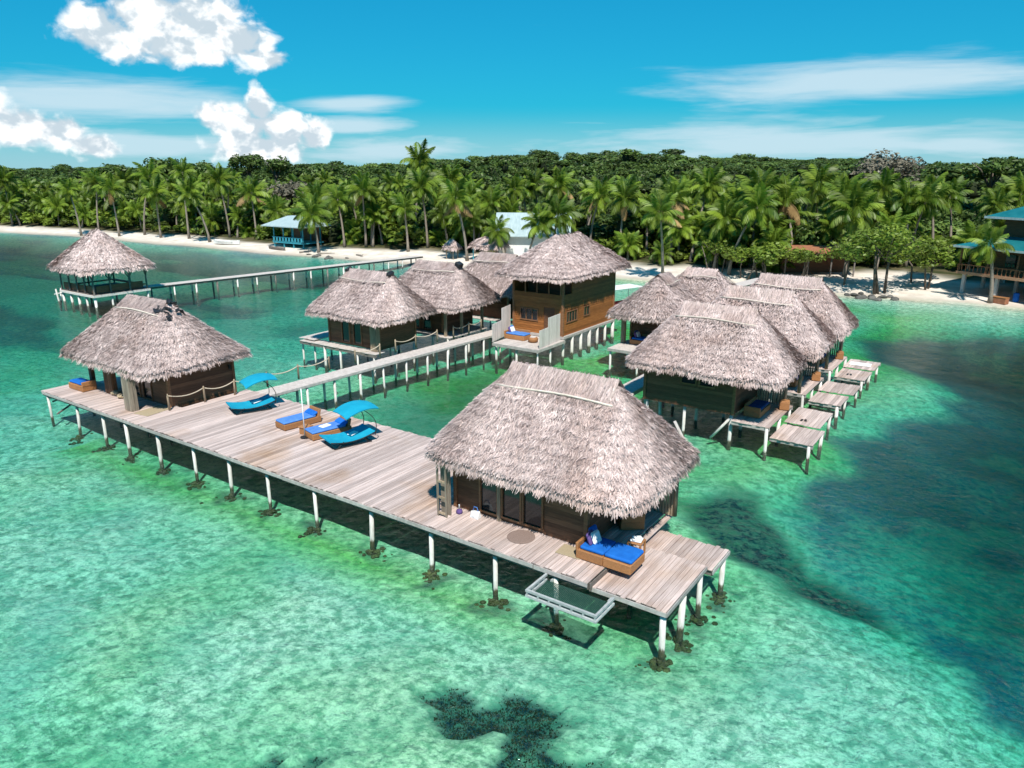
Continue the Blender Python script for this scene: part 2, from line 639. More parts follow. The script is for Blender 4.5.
sand = gmix(gmap(gnoise(.6, 6), .35, .65), (.56, .49, .42), (.74, .68, .60))
sand = gmix(gmap(gnoise(4.0, 4), .62, .74, 0, .5), sand, (.22, .17, .12))
land = gmix(gmap(gnoise(.5, 5), .4, .6), (.035, .045, .015), (.10, .085, .045))
sand = gmix(gattr('wetsand'), sand, (.36, .30, .23))
dry = gmix(gattr('land'), sand, land)
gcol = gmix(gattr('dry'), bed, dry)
bs = N.new('ShaderNodeBsdfPrincipled')
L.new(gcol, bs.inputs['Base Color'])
bs.inputs['Roughness'].default_value = .9
bs.inputs['Specular IOR Level'].default_value = .1
out = N.new('ShaderNodeOutputMaterial')
L.new(bs.outputs[0], out.inputs[0])

# ---- water: clear body that soaks up red light, rippled reflecting skin
m, N, L = nt('water')
gg = N.new('ShaderNodeNewGeometry')
w1, w2, w3 = gnoise(.7, 3, .5, .4), gnoise(3.4, 5, .65, .3), gnoise(.06, 3)
hh = gmath('ADD', gmath('MULTIPLY', w1, .55), gmath('MULTIPLY', w2, .35))
bp_ = N.new('ShaderNodeBump')
bp_.inputs['Strength'].default_value = 1.0
bp_.inputs['Distance'].default_value = .30
L.new(hh, bp_.inputs['Height'])
fr = N.new('ShaderNodeFresnel')
fr.inputs['IOR'].default_value = 1.33
L.new(bp_.outputs[0], fr.inputs['Normal'])
tr = N.new('ShaderNodeBsdfTransparent')
gl = N.new('ShaderNodeBsdfGlossy')
gl.inputs['Roughness'].default_value = .06
L.new(bp_.outputs[0], gl.inputs['Normal'])
ms = N.new('ShaderNodeMixShader')
L.new(gmath('MULTIPLY', fr.outputs[0], .80), ms.inputs[0])
L.new(tr.outputs[0], ms.inputs[1])
L.new(gl.outputs[0], ms.inputs[2])
va = N.new('ShaderNodeVolumeAbsorption')
va.inputs['Color'].default_value = (.32, .86, .81, 1)
va.inputs['Density'].default_value = 1.0
out = N.new('ShaderNodeOutputMaterial')
L.new(ms.outputs[0], out.inputs['Surface'])
L.new(va.outputs[0], out.inputs['Volume'])


# ================================================================== ground and water
SHX = np.array([-900, -400, -230, -172, -153, -136, -113, -98, -85, -72, -60, -45, -30, -15, -10, -5, 10, 60, 200, 700])
SHY = np.array([20, 40, 60, 66, 69, 71, 72.4, 72.5, 73.5, 75.6, 76.5, 79, 81, 82, 82.8, 83.5, 84, 80, 60, 20])


def shore_y(x):
    return np.interp(x, SHX, SHY)


deepP = [(60, 110), (5.8, 77.0), (-6.0, 70.5), (-10.5, 66), (-8.6, 60.6), (-4.5, 56.9), (-2.4, 52.0), (-2.5, 48.3), (-5.3, 43.1), (-6.0, 40.3), (-6.0, 34.2),
         (-6.6, 29.9), (-4.9, 26.4), (-2.9, 24.5), (-1.7, 24.3), (-0.2, 22.9), (.9, 20.8), (3, 21), (15, 18), (90, 5)]
weedP = [[(-10.7, 12.3), (-10.0, 13.4), (-9.0, 13.8), (-8.1, 13.6), (-8.0, 12.9), (-8.6, 11.9), (-9.6, 11.6), (-10.5, 11.8)],
         [(-8.5, 11.8), (-7.5, 12.8), (-6.5, 13.0), (-6.0, 12.8), (-7.7, 11.2)],
         [(-12.9, 8.0), (-12.6, 8.7), (-11.9, 9.0), (-11.6, 8.6), (-12.5, 7.8)]]
weedP = [[(sum(q[0] for q in P_) / len(P_) * -.25 + 1.25 * a_, sum(q[1] for q in P_) / len(P_) * -.25 + 1.25 * b_) for (a_, b_) in P_] for P_ in weedP]
blobP = [(-10.2, 27.4), (-9.6, 29.7), (-8.0, 30.3), (-6.7, 27.6), (-5.1, 25.6), (-3.1, 25.5), (-2.2, 23.6), (-5.3, 23.4), (-6.9, 24.0), (-9.0, 25.0)]
FEET = [(x_, 16.75) for x_ in (-38.9, -36.2, -34.05, -31.38, -28.6, -26.12, -23.56, -20.78, -17.9, -15.05, -12.35, -10.05)] + [(-6.72, 17.0), (-6.72, 18.3), (-6.7, 19.75), (-6.55, 21.25)]
lightP = [(-4.6, 27.3), (-3.2, 30.4), (-1.2, 30.6), (-.6, 27.4), (-2.6, 25.6)]


def ground_fields(x, y):
    sd = y - shore_y(x) + (fbm(x, y, 14, 3, 5) - .5) * 3.0
    wx = x + (fbm(x, y, 3, 5, 11) - .5) * 3.0
    wy = y + (fbm(x, y, 3, 5, 21) - .5) * 3.0
    deep = polymask(wx, wy, deepP, .7)
    deepd = polymask(x - 2.2, y, deepP, 4.5)
    light = polymask(wx, wy, lightP, 2.0) * .8
    deep = deep * np.clip((fbm(x, y, 5.5, 4, 57) - .27) / .10, .70, 1)
    blobm = polymask(wx, wy, blobP, .5)
    sx_ = x + (fbm(x, y, .9, 5, 31) - .5) * 2.6
    sy_ = y + (fbm(x, y, .9, 5, 41) - .5) * 2.6
    weed = np.max([polymask(sx_, sy_, p, .22) for p in weedP], axis=0)
    # broad deeper water off the far side of the huts
    left = np.clip((-x - 37) / 26, 0, 1) * np.clip((y - 14) / 14, 0, 1)
    patch = np.clip((fbm(x * .55, y * 1.25, 11, 4, 51) - .47) / .10, 0, 1)
    inner = polymask(x, y, [(-31, 23), (-13, 23), (-14, 31), (-20, 42), (-31, 42)], 3)
    depth = .50 + .22 * (fbm(x, y, 1.6, 3, 61) - .5) + .30 * (fbm(x, y, 6, 2, 63) - .5)
    depth = depth + 2.0 * deepd * (1 - .25 * light) + left * (.50 + .35 * patch) + .25 * weed + .55 * inner + .25 * blobm
    outer = np.clip((-y + 8) / 20, 0, 1) + np.clip((-x - 60) / 60, 0, 1) * .2
    depth = depth + outer * 1.2
    shallow = np.clip(-sd / 14.0, 0, 1) ** .8
    z = -depth * shallow
    seagrass = np.clip(np.maximum.reduce([deep * (1 - .9 * light) * .62 * np.clip((fbm(x, y, 5, 4, 55) - .30) / .25, .25, 1), weed, blobm, left * patch * .15,
                                          inner * np.clip((fbm(x, y, 5, 3, 71) - .42) / .12, 0, 1) * .5]), 0, 1)
    # fresh green growth among the huts
    hut = polymask(x, y, [(-35, 16.5), (-7, 17.5), (-5.5, 30), (-5, 52), (-6, 78), (-33, 76), (-33, 44)], 3.5)
    hut = np.clip(hut * np.clip((fbm(x, y, 7, 3, 81) - .25) / .3, .25, 1), 0, 1)
    strip = np.clip(1 - np.abs(y - 16.2) / 2.0, 0, 1) * np.clip((-x - 7) / 6, 0, 1) * (x > -38)
    algae = np.clip(np.maximum(hut * .95, strip * .85), 0, 1)
    algae = np.maximum(algae, .35 * np.clip((fbm(x, y, 9, 3, 91) - .5) / .2, 0, 1))
    # land
    up = np.where(sd > 0, np.minimum(sd * .085, 1.25 + .001 * sd), 0)
    hill = np.clip((sd - 30) / 160, 0, 1) ** 1.3
    up = up + hill * (.6 + 1.6 * fbm(x, y, 150, 2, 101)) + np.clip((sd - 150) / 500, 0, 1) * .4
    up = up + hill * 7.0 * np.exp(-(((x + 165) / 75) ** 2)) + np.clip((sd - 25) / 60, 0, 1) * 2.6 * np.exp(-(((x - 12) / 32) ** 2))
    up = up + np.where(sd > 0, .05 * (fbm(x, y, 1.5, 3, 111) - .5), 0)
    z = np.where(sd > 0, up, z)
    dry = np.clip(sd / 1.0 + .6, 0, 1)
    wet = np.clip(1 - sd / 2.5, 0, 1) * (sd > -2)
    bw = np.interp(x, [-200, -110, -90, -60, -30, -12, 5], [4.5, 6.5, 7.5, 8, 7.5, 13, 9])
    land = np.clip((sd - bw - (fbm(x, y, 5, 3, 121) - .5) * 5) / 2.0, 0, 1)
    deep_blue = np.clip(np.maximum(deep * (1 - .85 * light), left * (.35 + .50 * patch)), 0, 1)
    for (qx, qy) in FEET:
        seagrass = np.maximum(seagrass, .85 * np.clip(1.25 - np.hypot((sx_ - qx) / .62, (sy_ - qy) / .5), 0, 1))
    return z, dict(deep_blue=deep_blue, seagrass=seagrass, algae=algae, dry=dry, wetsand=wet, land=land)


def axis(lo, f0, f1, hi, step, grow):
    a = list(np.arange(f0, f1, step))
    s, p = step, f1
    while p < hi:
        a.append(p)
        s *= grow
        p += s
    a.append(hi)
    s, p, b = step, f0, []
    while p > lo:
        s *= grow
        p -= s
        b.append(p)
    b[-1] = lo
    return np.array(b[::-1] + a)


gx = axis(-1600, -50, 8, 1200, .22, 1.045)
gy = axis(-350, 3, 56, 1900, .22, 1.045)
GX, GY = np.meshgrid(gx, gy, indexing='ij')
GZ, GA = ground_fields(GX, GY)
nx, ny = GX.shape
I = np.arange(nx * ny).reshape(nx, ny)
F = np.stack([I[:-1, :-1], I[1:, :-1], I[1:, 1:], I[:-1, 1:]], -1).reshape(-1, 4)
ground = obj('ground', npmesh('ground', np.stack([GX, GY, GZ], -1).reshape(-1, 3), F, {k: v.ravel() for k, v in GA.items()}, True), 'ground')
tag(ground, kind='structure')


def ground_z(x, y):
    z, _ = ground_fields(np.array([float(x)]), np.array([float(y)]))
    return float(z[0])


wb = MB().bx(-1650, 1250, -400, 1950, -9, 0.0)
water = obj('water', wb, 'water')
tag(water, kind='structure')


# ================================================================== thatch
def rounded_rect(a, b, rc, n):
    per = []
    L1, L2, A = 2 * (a - rc), 2 * (b - rc), math.pi / 2 * rc
    tot = 2 * (L1 + L2) + 4 * A
    segs = [((a - rc, -b), (-1, 0), L1, None), None]
    out_ = []
    for k in range(n):
        d = tot * k / n
        # start at (-(a-rc), -b), go counter-clockwise
        for (st_, di, ln, cen, a0) in (((-(a - rc), -b), (1, 0), L1, (a - rc, -(b - rc)), -90),
                                       ((a, -(b - rc)), (0, 1), L2, (a - rc, b - rc), 0),
                                       ((a - rc, b), (-1, 0), L1, (-(a - rc), b - rc), 90),
                                       ((-a, b - rc), (0, -1), L2, (-(a - rc), -(b - rc)), 180)):
            if d < ln:
                out_.append((st_[0] + di[0] * d, st_[1] + di[1] * d))
                break
            d -= ln
            if d < A:
                t = R(a0) + d / rc
                out_.append((cen[0] + rc * math.cos(t), cen[1] + rc * math.sin(t)))
                break
            d -= A
        else:
            out_.append((-(a - rc), -b))
    return np.array(out_)


def thatch_roof(parent, a, b, rl, ze, zr, axis_='x', blades=8000, fringe=1600, bl=.34, bw=.045, seed=1, cap=True, rc=.55, cap_len=1.0, tarp=False, pole_sides=(-1, 1)):
    """hipped thatch roof: closed base, loose leaf strips over it, plaited ridge cap with poles. Local x is the ridge direction."""
    g = np.random.default_rng(seed)
    rz = 0 if axis_ == 'x' else math.pi / 2
    K, S = 120, 8
    E = rounded_rect(a, b, rc, K)
    E3 = np.c_[E, np.full(K, ze)]
    E3[:, 2] += .10 * (vnoise(np.arange(K) / 5.0, np.zeros(K), seed) - .5)
    RG = np.c_[np.clip(E[:, 0], -rl, rl), np.zeros(K), np.full(K, zr)]
    ss = np.linspace(0, 1, S)

    def surf(t, s):
        i = np.floor(t).astype(int) % K
        j = (i + 1) % K
        fr_ = (t - np.floor(t))[:, None]
        e = E3[i] * (1 - fr_) + E3[j] * fr_
        r = RG[i] * (1 - fr_) + RG[j] * fr_
        s = s[:, None]
        p = r * (1 - s) + e * s
        p[:, 2:] += .03 * np.sin(s * math.pi)
        p[:, 2:] += .13 * (vnoise(p[:, 0] / .9, p[:, 1] / .9, seed)[:, None] - .5)
        return p, e - r
    V = []
    for s in ss:
        p, _ = surf(np.arange(K).astype(float), np.full(K, s))
        V.append(p - np.array([0, 0, .06]))
    top = np.concatenate(V)
    inner = top.copy()
    inner[:, 2] -= .22
    inner[-K:, :2] *= .985
    nV = len(top)
    F_ = []
    for i in range(S - 1):
        for k in range(K):
            k2 = (k + 1) % K
            F_.append((i * K + k, (i + 1) * K + k, (i + 1) * K + k2, i * K + k2))
            F_.append((nV + i * K + k, nV + i * K + k2, nV + (i + 1) * K + k2, nV + (i + 1) * K + k))
    for k in range(K):
        k2 = (k + 1) % K
        o_ = (S - 1) * K
        F_.append((o_ + k, nV + o_ + k, nV + o_ + k2, o_ + k2))
    me = npmesh('roof', np.concatenate([top, inner]), F_)
    roof = obj('roof', me, 'thatch_base', parent, rot=(0, 0, rz))
    # ---- loose strips
    t = g.uniform(0, K, blades)
    s = g.uniform(0, 1, blades) ** .62
    P, D = surf(t, s)
    D = D / np.linalg.norm(D, axis=1)[:, None]
    side = np.cross(D, np.array([0, 0, 1.0]))
    side /= np.linalg.norm(side, axis=1)[:, None] + 1e-9
    nrm = np.cross(side, D)
    nrm *= np.sign(nrm[:, 2:3])
    ang = g.normal(0, .42, blades)[:, None]
    d = D * np.cos(ang) + side * np.sin(ang)
    ln = (bl * g.uniform(.5, 1.3, blades))[:, None]
    w = (bw * g.uniform(.6, 1.5, blades))[:, None]
    sd_ = np.cross(nrm, d) + nrm * g.normal(0, .26, blades)[:, None]
    ncrs = 11 if blades > 9000 else 7
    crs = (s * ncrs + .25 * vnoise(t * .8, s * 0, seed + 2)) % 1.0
    base = P + nrm * (g.uniform(-.03, .05, blades) + .055 * crs)[:, None] - d * ln * .4
    tip = base + d * ln + nrm * g.uniform(-.05, .07, blades)[:, None]
    q1 = np.stack([base - sd_ * w / 2, base + sd_ * w / 2, tip + sd_ * w * .3, tip - sd_ * w * .3], 1)
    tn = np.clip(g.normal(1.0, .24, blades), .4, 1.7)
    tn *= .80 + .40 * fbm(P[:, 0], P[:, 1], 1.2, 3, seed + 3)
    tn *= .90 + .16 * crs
    # ---- hanging fringe
    t2 = g.uniform(0, K, fringe)
    s2 = g.uniform(.93, 1.01, fringe)
    P2, D2 = surf(t2, s2)
    D2 = D2 / np.linalg.norm(D2, axis=1)[:, None]
    side2 = np.cross(D2, np.array([0, 0, 1.0]))
    side2 /= np.linalg.norm(side2, axis=1)[:, None] + 1e-9
    fall = g.uniform(.1, .75, fringe)[:, None]
    d2 = D2 * 1.0 + np.array([0, 0, -1.0]) * fall + side2 * g.normal(0, .28, fringe)[:, None]
    d2 /= np.linalg.norm(d2, axis=1)[:, None]
    clump = .6 + .65 * vnoise(t2 * 1.3, s2 * 0, seed + 8)
    ln2 = (bl * g.uniform(.5, 1.25, fringe) * clump)[:, None]
    w2_ = (bw * g.uniform(.7, 1.5, fringe))[:, None]
    sd2 = side2 + np.cross(side2, d2) * g.normal(0, .5, fringe)[:, None]
    b2 = P2 - np.array([0, 0, .05]) - np.array([0, 0, 1.]) * g.uniform(0, .14, fringe)[:, None]
    tp2 = b2 + d2 * ln2
    q2 = np.stack([b2 - sd2 * w2_ / 2, b2 + sd2 * w2_ / 2, tp2 + sd2 * w2_ * .2, tp2 - sd2 * w2_ * .2], 1)
    if cap:
        nc = 2600 if blades > 30000 else 1300
        cx_ = g.uniform(-rl - .15, rl + .15, nc)
        sg_ = np.where(g.random(nc) < .5, -1.0, 1.0)
        yv = g.uniform(0, .62, nc)
        slp = (zr - ze) / b
        b3 = np.stack([cx_, sg_ * yv, zr + .19 - yv * slp], 1)
        d3 = np.stack([g.normal(0, .14, nc), sg_ * np.ones(nc), -slp * np.ones(nc)], 1)
        d3 /= np.linalg.norm(d3, axis=1)[:, None]
        n3_ = np.stack([np.zeros(nc), sg_ * slp, np.ones(nc)], 1) / math.hypot(1, slp)
        l3 = g.uniform(.18, .42, nc)[:, None]
        t3 = b3 + d3 * l3 + n3_ * g.uniform(-.03, .06, nc)[:, None]
        s3 = np.cross(n3_, d3) * (bw * g.uniform(.5, 1.1, nc))[:, None] * .5
        q3 = np.stack([b3 - s3, b3 + s3, t3 + s3 * .7, t3 - s3 * .7], 1)
        q1 = np.concatenate([q1, q3])
        tn = np.concatenate([tn, np.clip(g.normal(.98, .22, nc), .4, 1.7)])
    Q = np.concatenate([q1, q2])
    tn = np.concatenate([tn, np.clip(g.normal(1.05, .17, fringe), .55, 1.5)])
    n = len(Q)
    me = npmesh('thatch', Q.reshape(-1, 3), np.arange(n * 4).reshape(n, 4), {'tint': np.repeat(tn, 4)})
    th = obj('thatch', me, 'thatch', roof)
    tag(th, kind='stuff')
    if cap:
        # plaited cap bent over the ridge, open at both ends, with poles holding its hems
        ca = rl + .18 * cap_len
        hw, dz = .70, .80
        sl_ = (zr - ze) / b
        nseg = 26
        prof = [(-hw, -hw * sl_ + .15), (-.40, -.40 * sl_ + .17), (-.04, .15), (.04, .15), (.40, -.40 * sl_ + .17), (hw, -hw * sl_ + .15)]
        vs, fs = [], []
        for i in range(nseg + 1):
            u = i / nseg
            x = -ca + 2 * ca * u
            ha = -.03 + .012 * math.sin(i * 1.7 + seed) + .03 * (g.random() - .5)
            for (yy, zz) in prof:
                vs.append((x + .04 * (g.random() - .5), yy * (1 + .06 * (g.random() - .5)), zr + zz + ha))
        m_ = len(prof)
        for i in range(nseg):
            for k in range(m_ - 1):
                fs.append((i * m_ + k, (i + 1) * m_ + k, (i + 1) * m_ + k + 1, i * m_ + k + 1))
        nn = len(vs)
        vs += [(x, y * .95, z - .05) for (x, y, z) in vs]
        fs += [tuple(q + nn for q in f_[::-1]) for f_ in fs]
        c_ = obj('ridge_cap', MB().add(vs, fs), 'thatch_cap', roof)
        for sgn in pole_sides:
            pts = []
            for i in range(9):
                u = i / 8
                pts.append((-ca - .15 + (2 * ca + .3) * u, sgn * (hw + .02), zr - hw * sl_ + .20 + .05 * math.sin(u * 5 + seed)))
            obj('ridge_pole', MB().tube(pts, .035, 6), 'pale_pole', roof, smooth=True)
        # rafters' ends seen dark in the open gable of the cap
    if tarp:
        q = MB()
        for i in range(16):
            u, v = g.uniform(-.15, .75), g.uniform(-.55, .55)
            q.rbox((rl + u, v, zr + .17 - abs(v) * .85 - max(0, u - .2) * .8), (.16 + .22 * g.random(), .16 + .25 * g.random(), .05), .015,
                   (-math.copysign(R(40), v) + g.normal(0, .35), R(25) * (u > .2) + g.normal(0, .35), g.uniform(0, 3)))
        obj('ridge_sheet', q, 'black_sheet', roof)
    return roof


# ================================================================== wood building pieces
def wall_side(parent, p0, p1, z0, z1, holes=(), mat='dark_wood', bh=.20, name='wall', pieces=True, out_dir=None):
    """one wall from p0 to p1 (xy), solid panel behind lapped boards; holes = (u0,u1,za,zb) in metres along it"""
    p0, p1 = Vector((*p0, 0)), Vector((*p1, 0))
    ln = (p1 - p0).length
    d = (p1 - p0) / ln
    nrm = Vector((d.y, -d.x, 0))
    th = math.atan2(d.y, d.x)
    mid = (p0 + p1) / 2
    back = MB()
    cuts = sorted({0, ln, *[h[0] for h in holes], *[h[1] for h in holes]})
    for u0, u1 in zip(cuts[:-1], cuts[1:]):
        um = (u0 + u1) / 2
        zz = [(z0, z1)]
        for h in holes:
            if h[0] <= um <= h[1]:
                zz = [q for q in ((z0, h[2]), (h[3], z1)) if q[1] - q[0] > .01]
        for (za, zb) in zz:
            c = p0 + d * um - nrm * .03
            back.box((c.x, c.y, (za + zb) / 2), (u1 - u0, .05, zb - za), (0, 0, th))
    w = obj(name, back, mat, parent)
    if not pieces:
        return w
    nb = int(round((z1 - z0) / bh))
    hb = (z1 - z0) / nb
    cache = {}
    for i in range(nb):
        za, zb = z0 + i * hb, z0 + (i + 1) * hb
        segs = [(0, ln)]
        for h in holes:
            if h[2] < zb - .02 and h[3] > za + .02:
                ns_ = []
                for (s0, s1) in segs:
                    if h[0] > s0:
                        ns_.append((s0, min(h[0], s1)))
                    if h[1] < s1:
                        ns_.append((max(h[1], s0), s1))
                    if h[1] <= s0 or h[0] >= s1:
                        ns_.append((s0, s1))
                segs = list({q for q in ns_ if q[1] - q[0] > .03})
        for (s0, s1) in segs:
            key = round(s1 - s0, 3)
            if key not in cache:
                L_ = key
                cache[key] = MB().add([(-L_ / 2, 0, 0), (L_ / 2, 0, 0), (L_ / 2, -.030, .004), (-L_ / 2, -.030, .004),
                                       (-L_ / 2, 0, hb), (L_ / 2, 0, hb), (L_ / 2, -.012, hb - .004), (-L_ / 2, -.012, hb - .004)],
                                      [(0, 3, 2, 1), (4, 5, 6, 7), (2, 3, 7, 6), (0, 4, 7, 3), (1, 2, 6, 5), (0, 1, 5, 4)]).mesh('board')
            c = p0 + d * ((s0 + s1) / 2)
            obj('board', cache[key], mat, w, (c.x, c.y, za), (0, 0, th))
    return w


def window(parent, c, wd, h, th=0, mat='brown_wood', name='window', mull=0, fr_=.07):
    """framed window or glazed door leaf; c = centre on the wall face; faces local -y before rotation th"""
    w = obj(name, MB().box((0, .01, 0), (wd - .04, .03, h - .04)), 'glass', parent, c, (0, 0, th))
    f = MB()
    f.box((-wd / 2 + fr_ / 2, -.02, 0), (fr_, .10, h)).box((wd / 2 - fr_ / 2, -.02, 0), (fr_, .10, h))
    f.box((0, -.02, h / 2 - fr_ / 2), (wd - 2 * fr_, .098, fr_)).box((0, -.02, -h / 2 + fr_ / 2), (wd - 2 * fr_, .098, fr_))
    for k in range(mull):
        f.box((-wd / 2 + wd * (k + 1) / (mull + 1), -.015, 0), (.045, .07, h - 2 * fr_))
    obj('frame', f, mat, w)
    return w


PILE = {}


def pile(parent, x, y, top, bot=None, r=.076, mat='pile_white', lean=(0, 0)):
    if bot is None:
        bot = -1.2
    key = (round(top - bot, 2), r, mat)
    if key not in PILE:
        h = top - bot
        PILE[key] = MB().tube([(0, 0, 0), (0, 0, h * .5), (0, 0, h)], [r * 1.08, r, r * .96], 10).mesh('pile')
        PILE[key].polygons.foreach_set('use_smooth', [len(p.vertices) == 4 for p in PILE[key].polygons])
    o = obj('pile', PILE[key], mat, parent, (x, y, bot), (lean[0], lean[1], random.random() * 6))
    w_ = random.uniform(.82, 1.15)
    o.scale = (w_, w_, 1)
    return o


def plank_deck(parent, x0, x1, y0, y1, z, along='y', pw=.145, mat='deck_wood', g=None, name='plank', ragged=.05, th=.04, thickjit=.004):
    """boards side by side; each one an object. The boards run along `along`."""
    g = g or random
    n = int(round(((x1 - x0) if along == 'y' else (y1 - y0)) / pw))
    ln = (y1 - y0) if along == 'y' else (x1 - x0)
    step = ((x1 - x0) if along == 'y' else (y1 - y0)) / n
    me = MB().rbox((0, 0, 0), (step - .012, ln, th), .006).mesh(name)
    for i in range(n):
        q = (i + .5) * step
        sh = g.uniform(-ragged, ragged)
        if along == 'y':
            o = obj(name, me, mat, parent, (x0 + q, (y0 + y1) / 2 + sh, z - th / 2 + g.uniform(-thickjit, thickjit)), (0, 0, g.uniform(-.0012, .0012)))
        else:
            o = obj(name, me, mat, parent, ((x0 + x1) / 2 + sh, y0 + q, z - th / 2 + g.uniform(-thickjit, thickjit)), (0, 0, math.pi / 2 + g.uniform(-.0012, .0012)))
    return n


# ================================================================== main front deck
DZ = 1.50
deck = thing('boardwalk_deck', 'long weathered plank deck on white piles joining the two front huts', 'deck', (-25, 16.7, 0))
deck.location = (0, 0, 0)
g1 = random.Random(3)
plank_deck(deck, -33.3, -15.6, 16.72, 23.1, DZ, pw=.150, g=g1)
plank_deck(deck, -42.1, -33.3, 16.72, 19.3, DZ, pw=.150, g=g1)
plank_deck(deck, -15.6, -8.95, 16.72, 22.5, DZ, pw=.150, g=g1)
for (x0, x1, y) in ((-42.1, -8.95, 16.80), (-33.3, -8.95, 22.9), (-42.1, -8.95, 19.0), (-33.3, -8.95, 21.0)):
    obj('beam', MB().bx(x0, x1, y - .06, y + .06, DZ - .26, DZ - .046), 'beam_wood', deck)
fx = -42.0
while fx < -9.5:                                    # fascia boards nailed along the front edge, butt-jointed
    w_ = g1.uniform(2.0, 3.4)
    x1 = min(fx + w_, -8.95)
    obj('fascia_board', MB().box(((fx + x1) / 2, 16.70 - .02, DZ - .10 + g1.uniform(-.012, .012)), (x1 - fx - .03, .03, .13), (0, g1.uniform(-.004, .004), 0)), 'edge_wood', deck)
    fx = x1
PX = [-41.7, -38.9, -36.2, -34.05, -31.38, -28.6, -26.12, -23.56, -20.78, -17.9, -15.05, -12.35, -10.05]
for i, x in enumerate(PX):
    pile(deck, x, 16.86, DZ - .27, lean=(g1.uniform(-.02, .02), g1.uniform(-.03, .03)))
    if x > -33.5:
        pile(deck, x + g1.uniform(-.1, .1), 22.8, DZ - .27)
        pile(deck, x + g1.uniform(-.1, .1), 19.8, DZ - .27)
    else:
        pile(deck, x + g1.uniform(-.1, .1), 19.0, DZ - .27)
    obj('cross_beam', MB().bx(x - .06, x + .06, 16.9, 22.8 if x > -33.5 else 19.2, DZ - .42, DZ - .264), 'beam_wood', deck)

# lower sun platforms at the open end of the front hut
plat = thing('sun_platform', 'two low weathered plank platforms stepping down from the front hut porch', 'platform', (0, 0, 0))
PZ = 1.30
plank_deck(plat, -8.93, -6.62, 16.90, 19.9, PZ, pw=.150, g=g1)
plank_deck(plat, -8.93, -6.45, 19.96, 21.5, PZ - .14, pw=.150, g=g1)
for (x0, x1, y0, y1, z) in ((-8.93, -6.62, 16.98, 17.10, PZ), (-8.93, -6.62, 19.7, 19.82, PZ), (-8.93, -6.45, 20.02, 20.14, PZ - .14), (-8.93, -6.45, 21.2, 21.32, PZ - .14)):
    obj('beam', MB().bx(x0, x1, y0, y1, z - .24, z - .046), 'beam_wood', plat)
obj('fascia_board', MB().bx(-8.93, -6.61, 16.86, 16.89, PZ - .16, PZ - .03), 'edge_wood', plat)
obj('fascia_board', MB().bx(-6.61, -6.58, 16.88, 19.9, PZ - .16, PZ - .03), 'edge_wood', plat)
obj('fascia_board', MB().bx(-6.44, -6.41, 19.97, 21.5, PZ - .30, PZ - .17), 'edge_wood', plat)
for (x, y, z) in ((-6.72, 17.05, PZ), (-6.72, 18.3, PZ), (-6.7, 19.75, PZ), (-8.5, 19.75, PZ), (-6.55, 21.26, PZ - .14), (-8.5, 18.6, PZ)):
    pile(plat, x, y, z - .25, r=.09, lean=(g1.uniform(-.02, .02), g1.uniform(-.02, .02)))
obj('step', MB().rbox((-8.82, 20.2, DZ - .10), (.22, 4.4, .06), .01), 'deck_wood', deck)
obj('step_riser', MB().bx(-8.93, -8.89, 16.75, 22.4, PZ - .1, DZ - .05), 'beam_wood', deck)

# ================================================================== rope walkway
walk = thing('walkway', 'narrow pale plank walkway on white piles leading back to the two-storey house', 'walkway', (0, 0, 0))
a0, a1 = Vector((-32.55, 23.0)), Vector((-31.35, 42.6))
wd_ = 1.05
wl_ = (a1 - a0).length
wth = math.atan2(a1.y - a0.y, a1.x - a0.x)
wr = obj('walkway_frame', MB().box((wl_ / 2, -.12 - wd_ / 2 + .55, 0), (wl_, .10, .16)).box((wl_ / 2, -wd_ + .1, 0), (wl_, .10, .16)), 'beam_wood', walk, (a0.x, a0.y, DZ - .13), (0, 0, wth))
q = MB()
n = int(wl_ / .15)
for i in range(n):
    q.rbox(((i + .5) * wl_ / n, -wd_ / 2 + g1.uniform(-.02, .02), .107 + g1.uniform(-.003, .003)), (wl_ / n - .012, wd_ + .1, .035), .005)
tag(obj('planking', q, 'walk_wood', wr), kind='stuff')
obj('edge_board', MB().box((wl_ / 2, -wd_ - .075, .05), (wl_, .03, .13)), 'edge_wood', wr)
for i in range(11):
    u = (i + .4) / 10.6 * wl_
    for off in (-.05, -wd_ + .02):
        c = Matrix.Rotation(wth, 2) @ Vector((u, off))
        pile(walk, a0.x + c.x, a0.y + c.y, DZ - .21, r=.07, lean=(g1.uniform(-.02, .02), g1.uniform(-.02, .02)))


def rope_fence(name, label, pts, z, h=.85, group='rope railings beside the walkway'):
    t = thing(name, label, 'railing', (0, 0, 0), group=group)
    for i, (x, y) in enumerate(pts):
        obj('post', MB().tube([(0, 0, 0), (0, 0, h * .9), (0, 0, h)], [.055, .05, .035], 8), 'pole_wood', t, (x, y, z), (g1.uniform(-.03, .03), g1.uniform(-.03, .03), 0), smooth=True)
        if i:
            p, q_ = pts[i - 1], (x, y)
            P_ = []
            for k in range(9):
                u = k / 8
                P_.append((p[0] + (q_[0] - p[0]) * u, p[1] + (q_[1] - p[1]) * u, z + h - .10 - .30 * 4 * u * (1 - u) * .62))
            obj('rope', MB().tube(P_, .028, 6), 'rope', t, smooth=True)
    return t


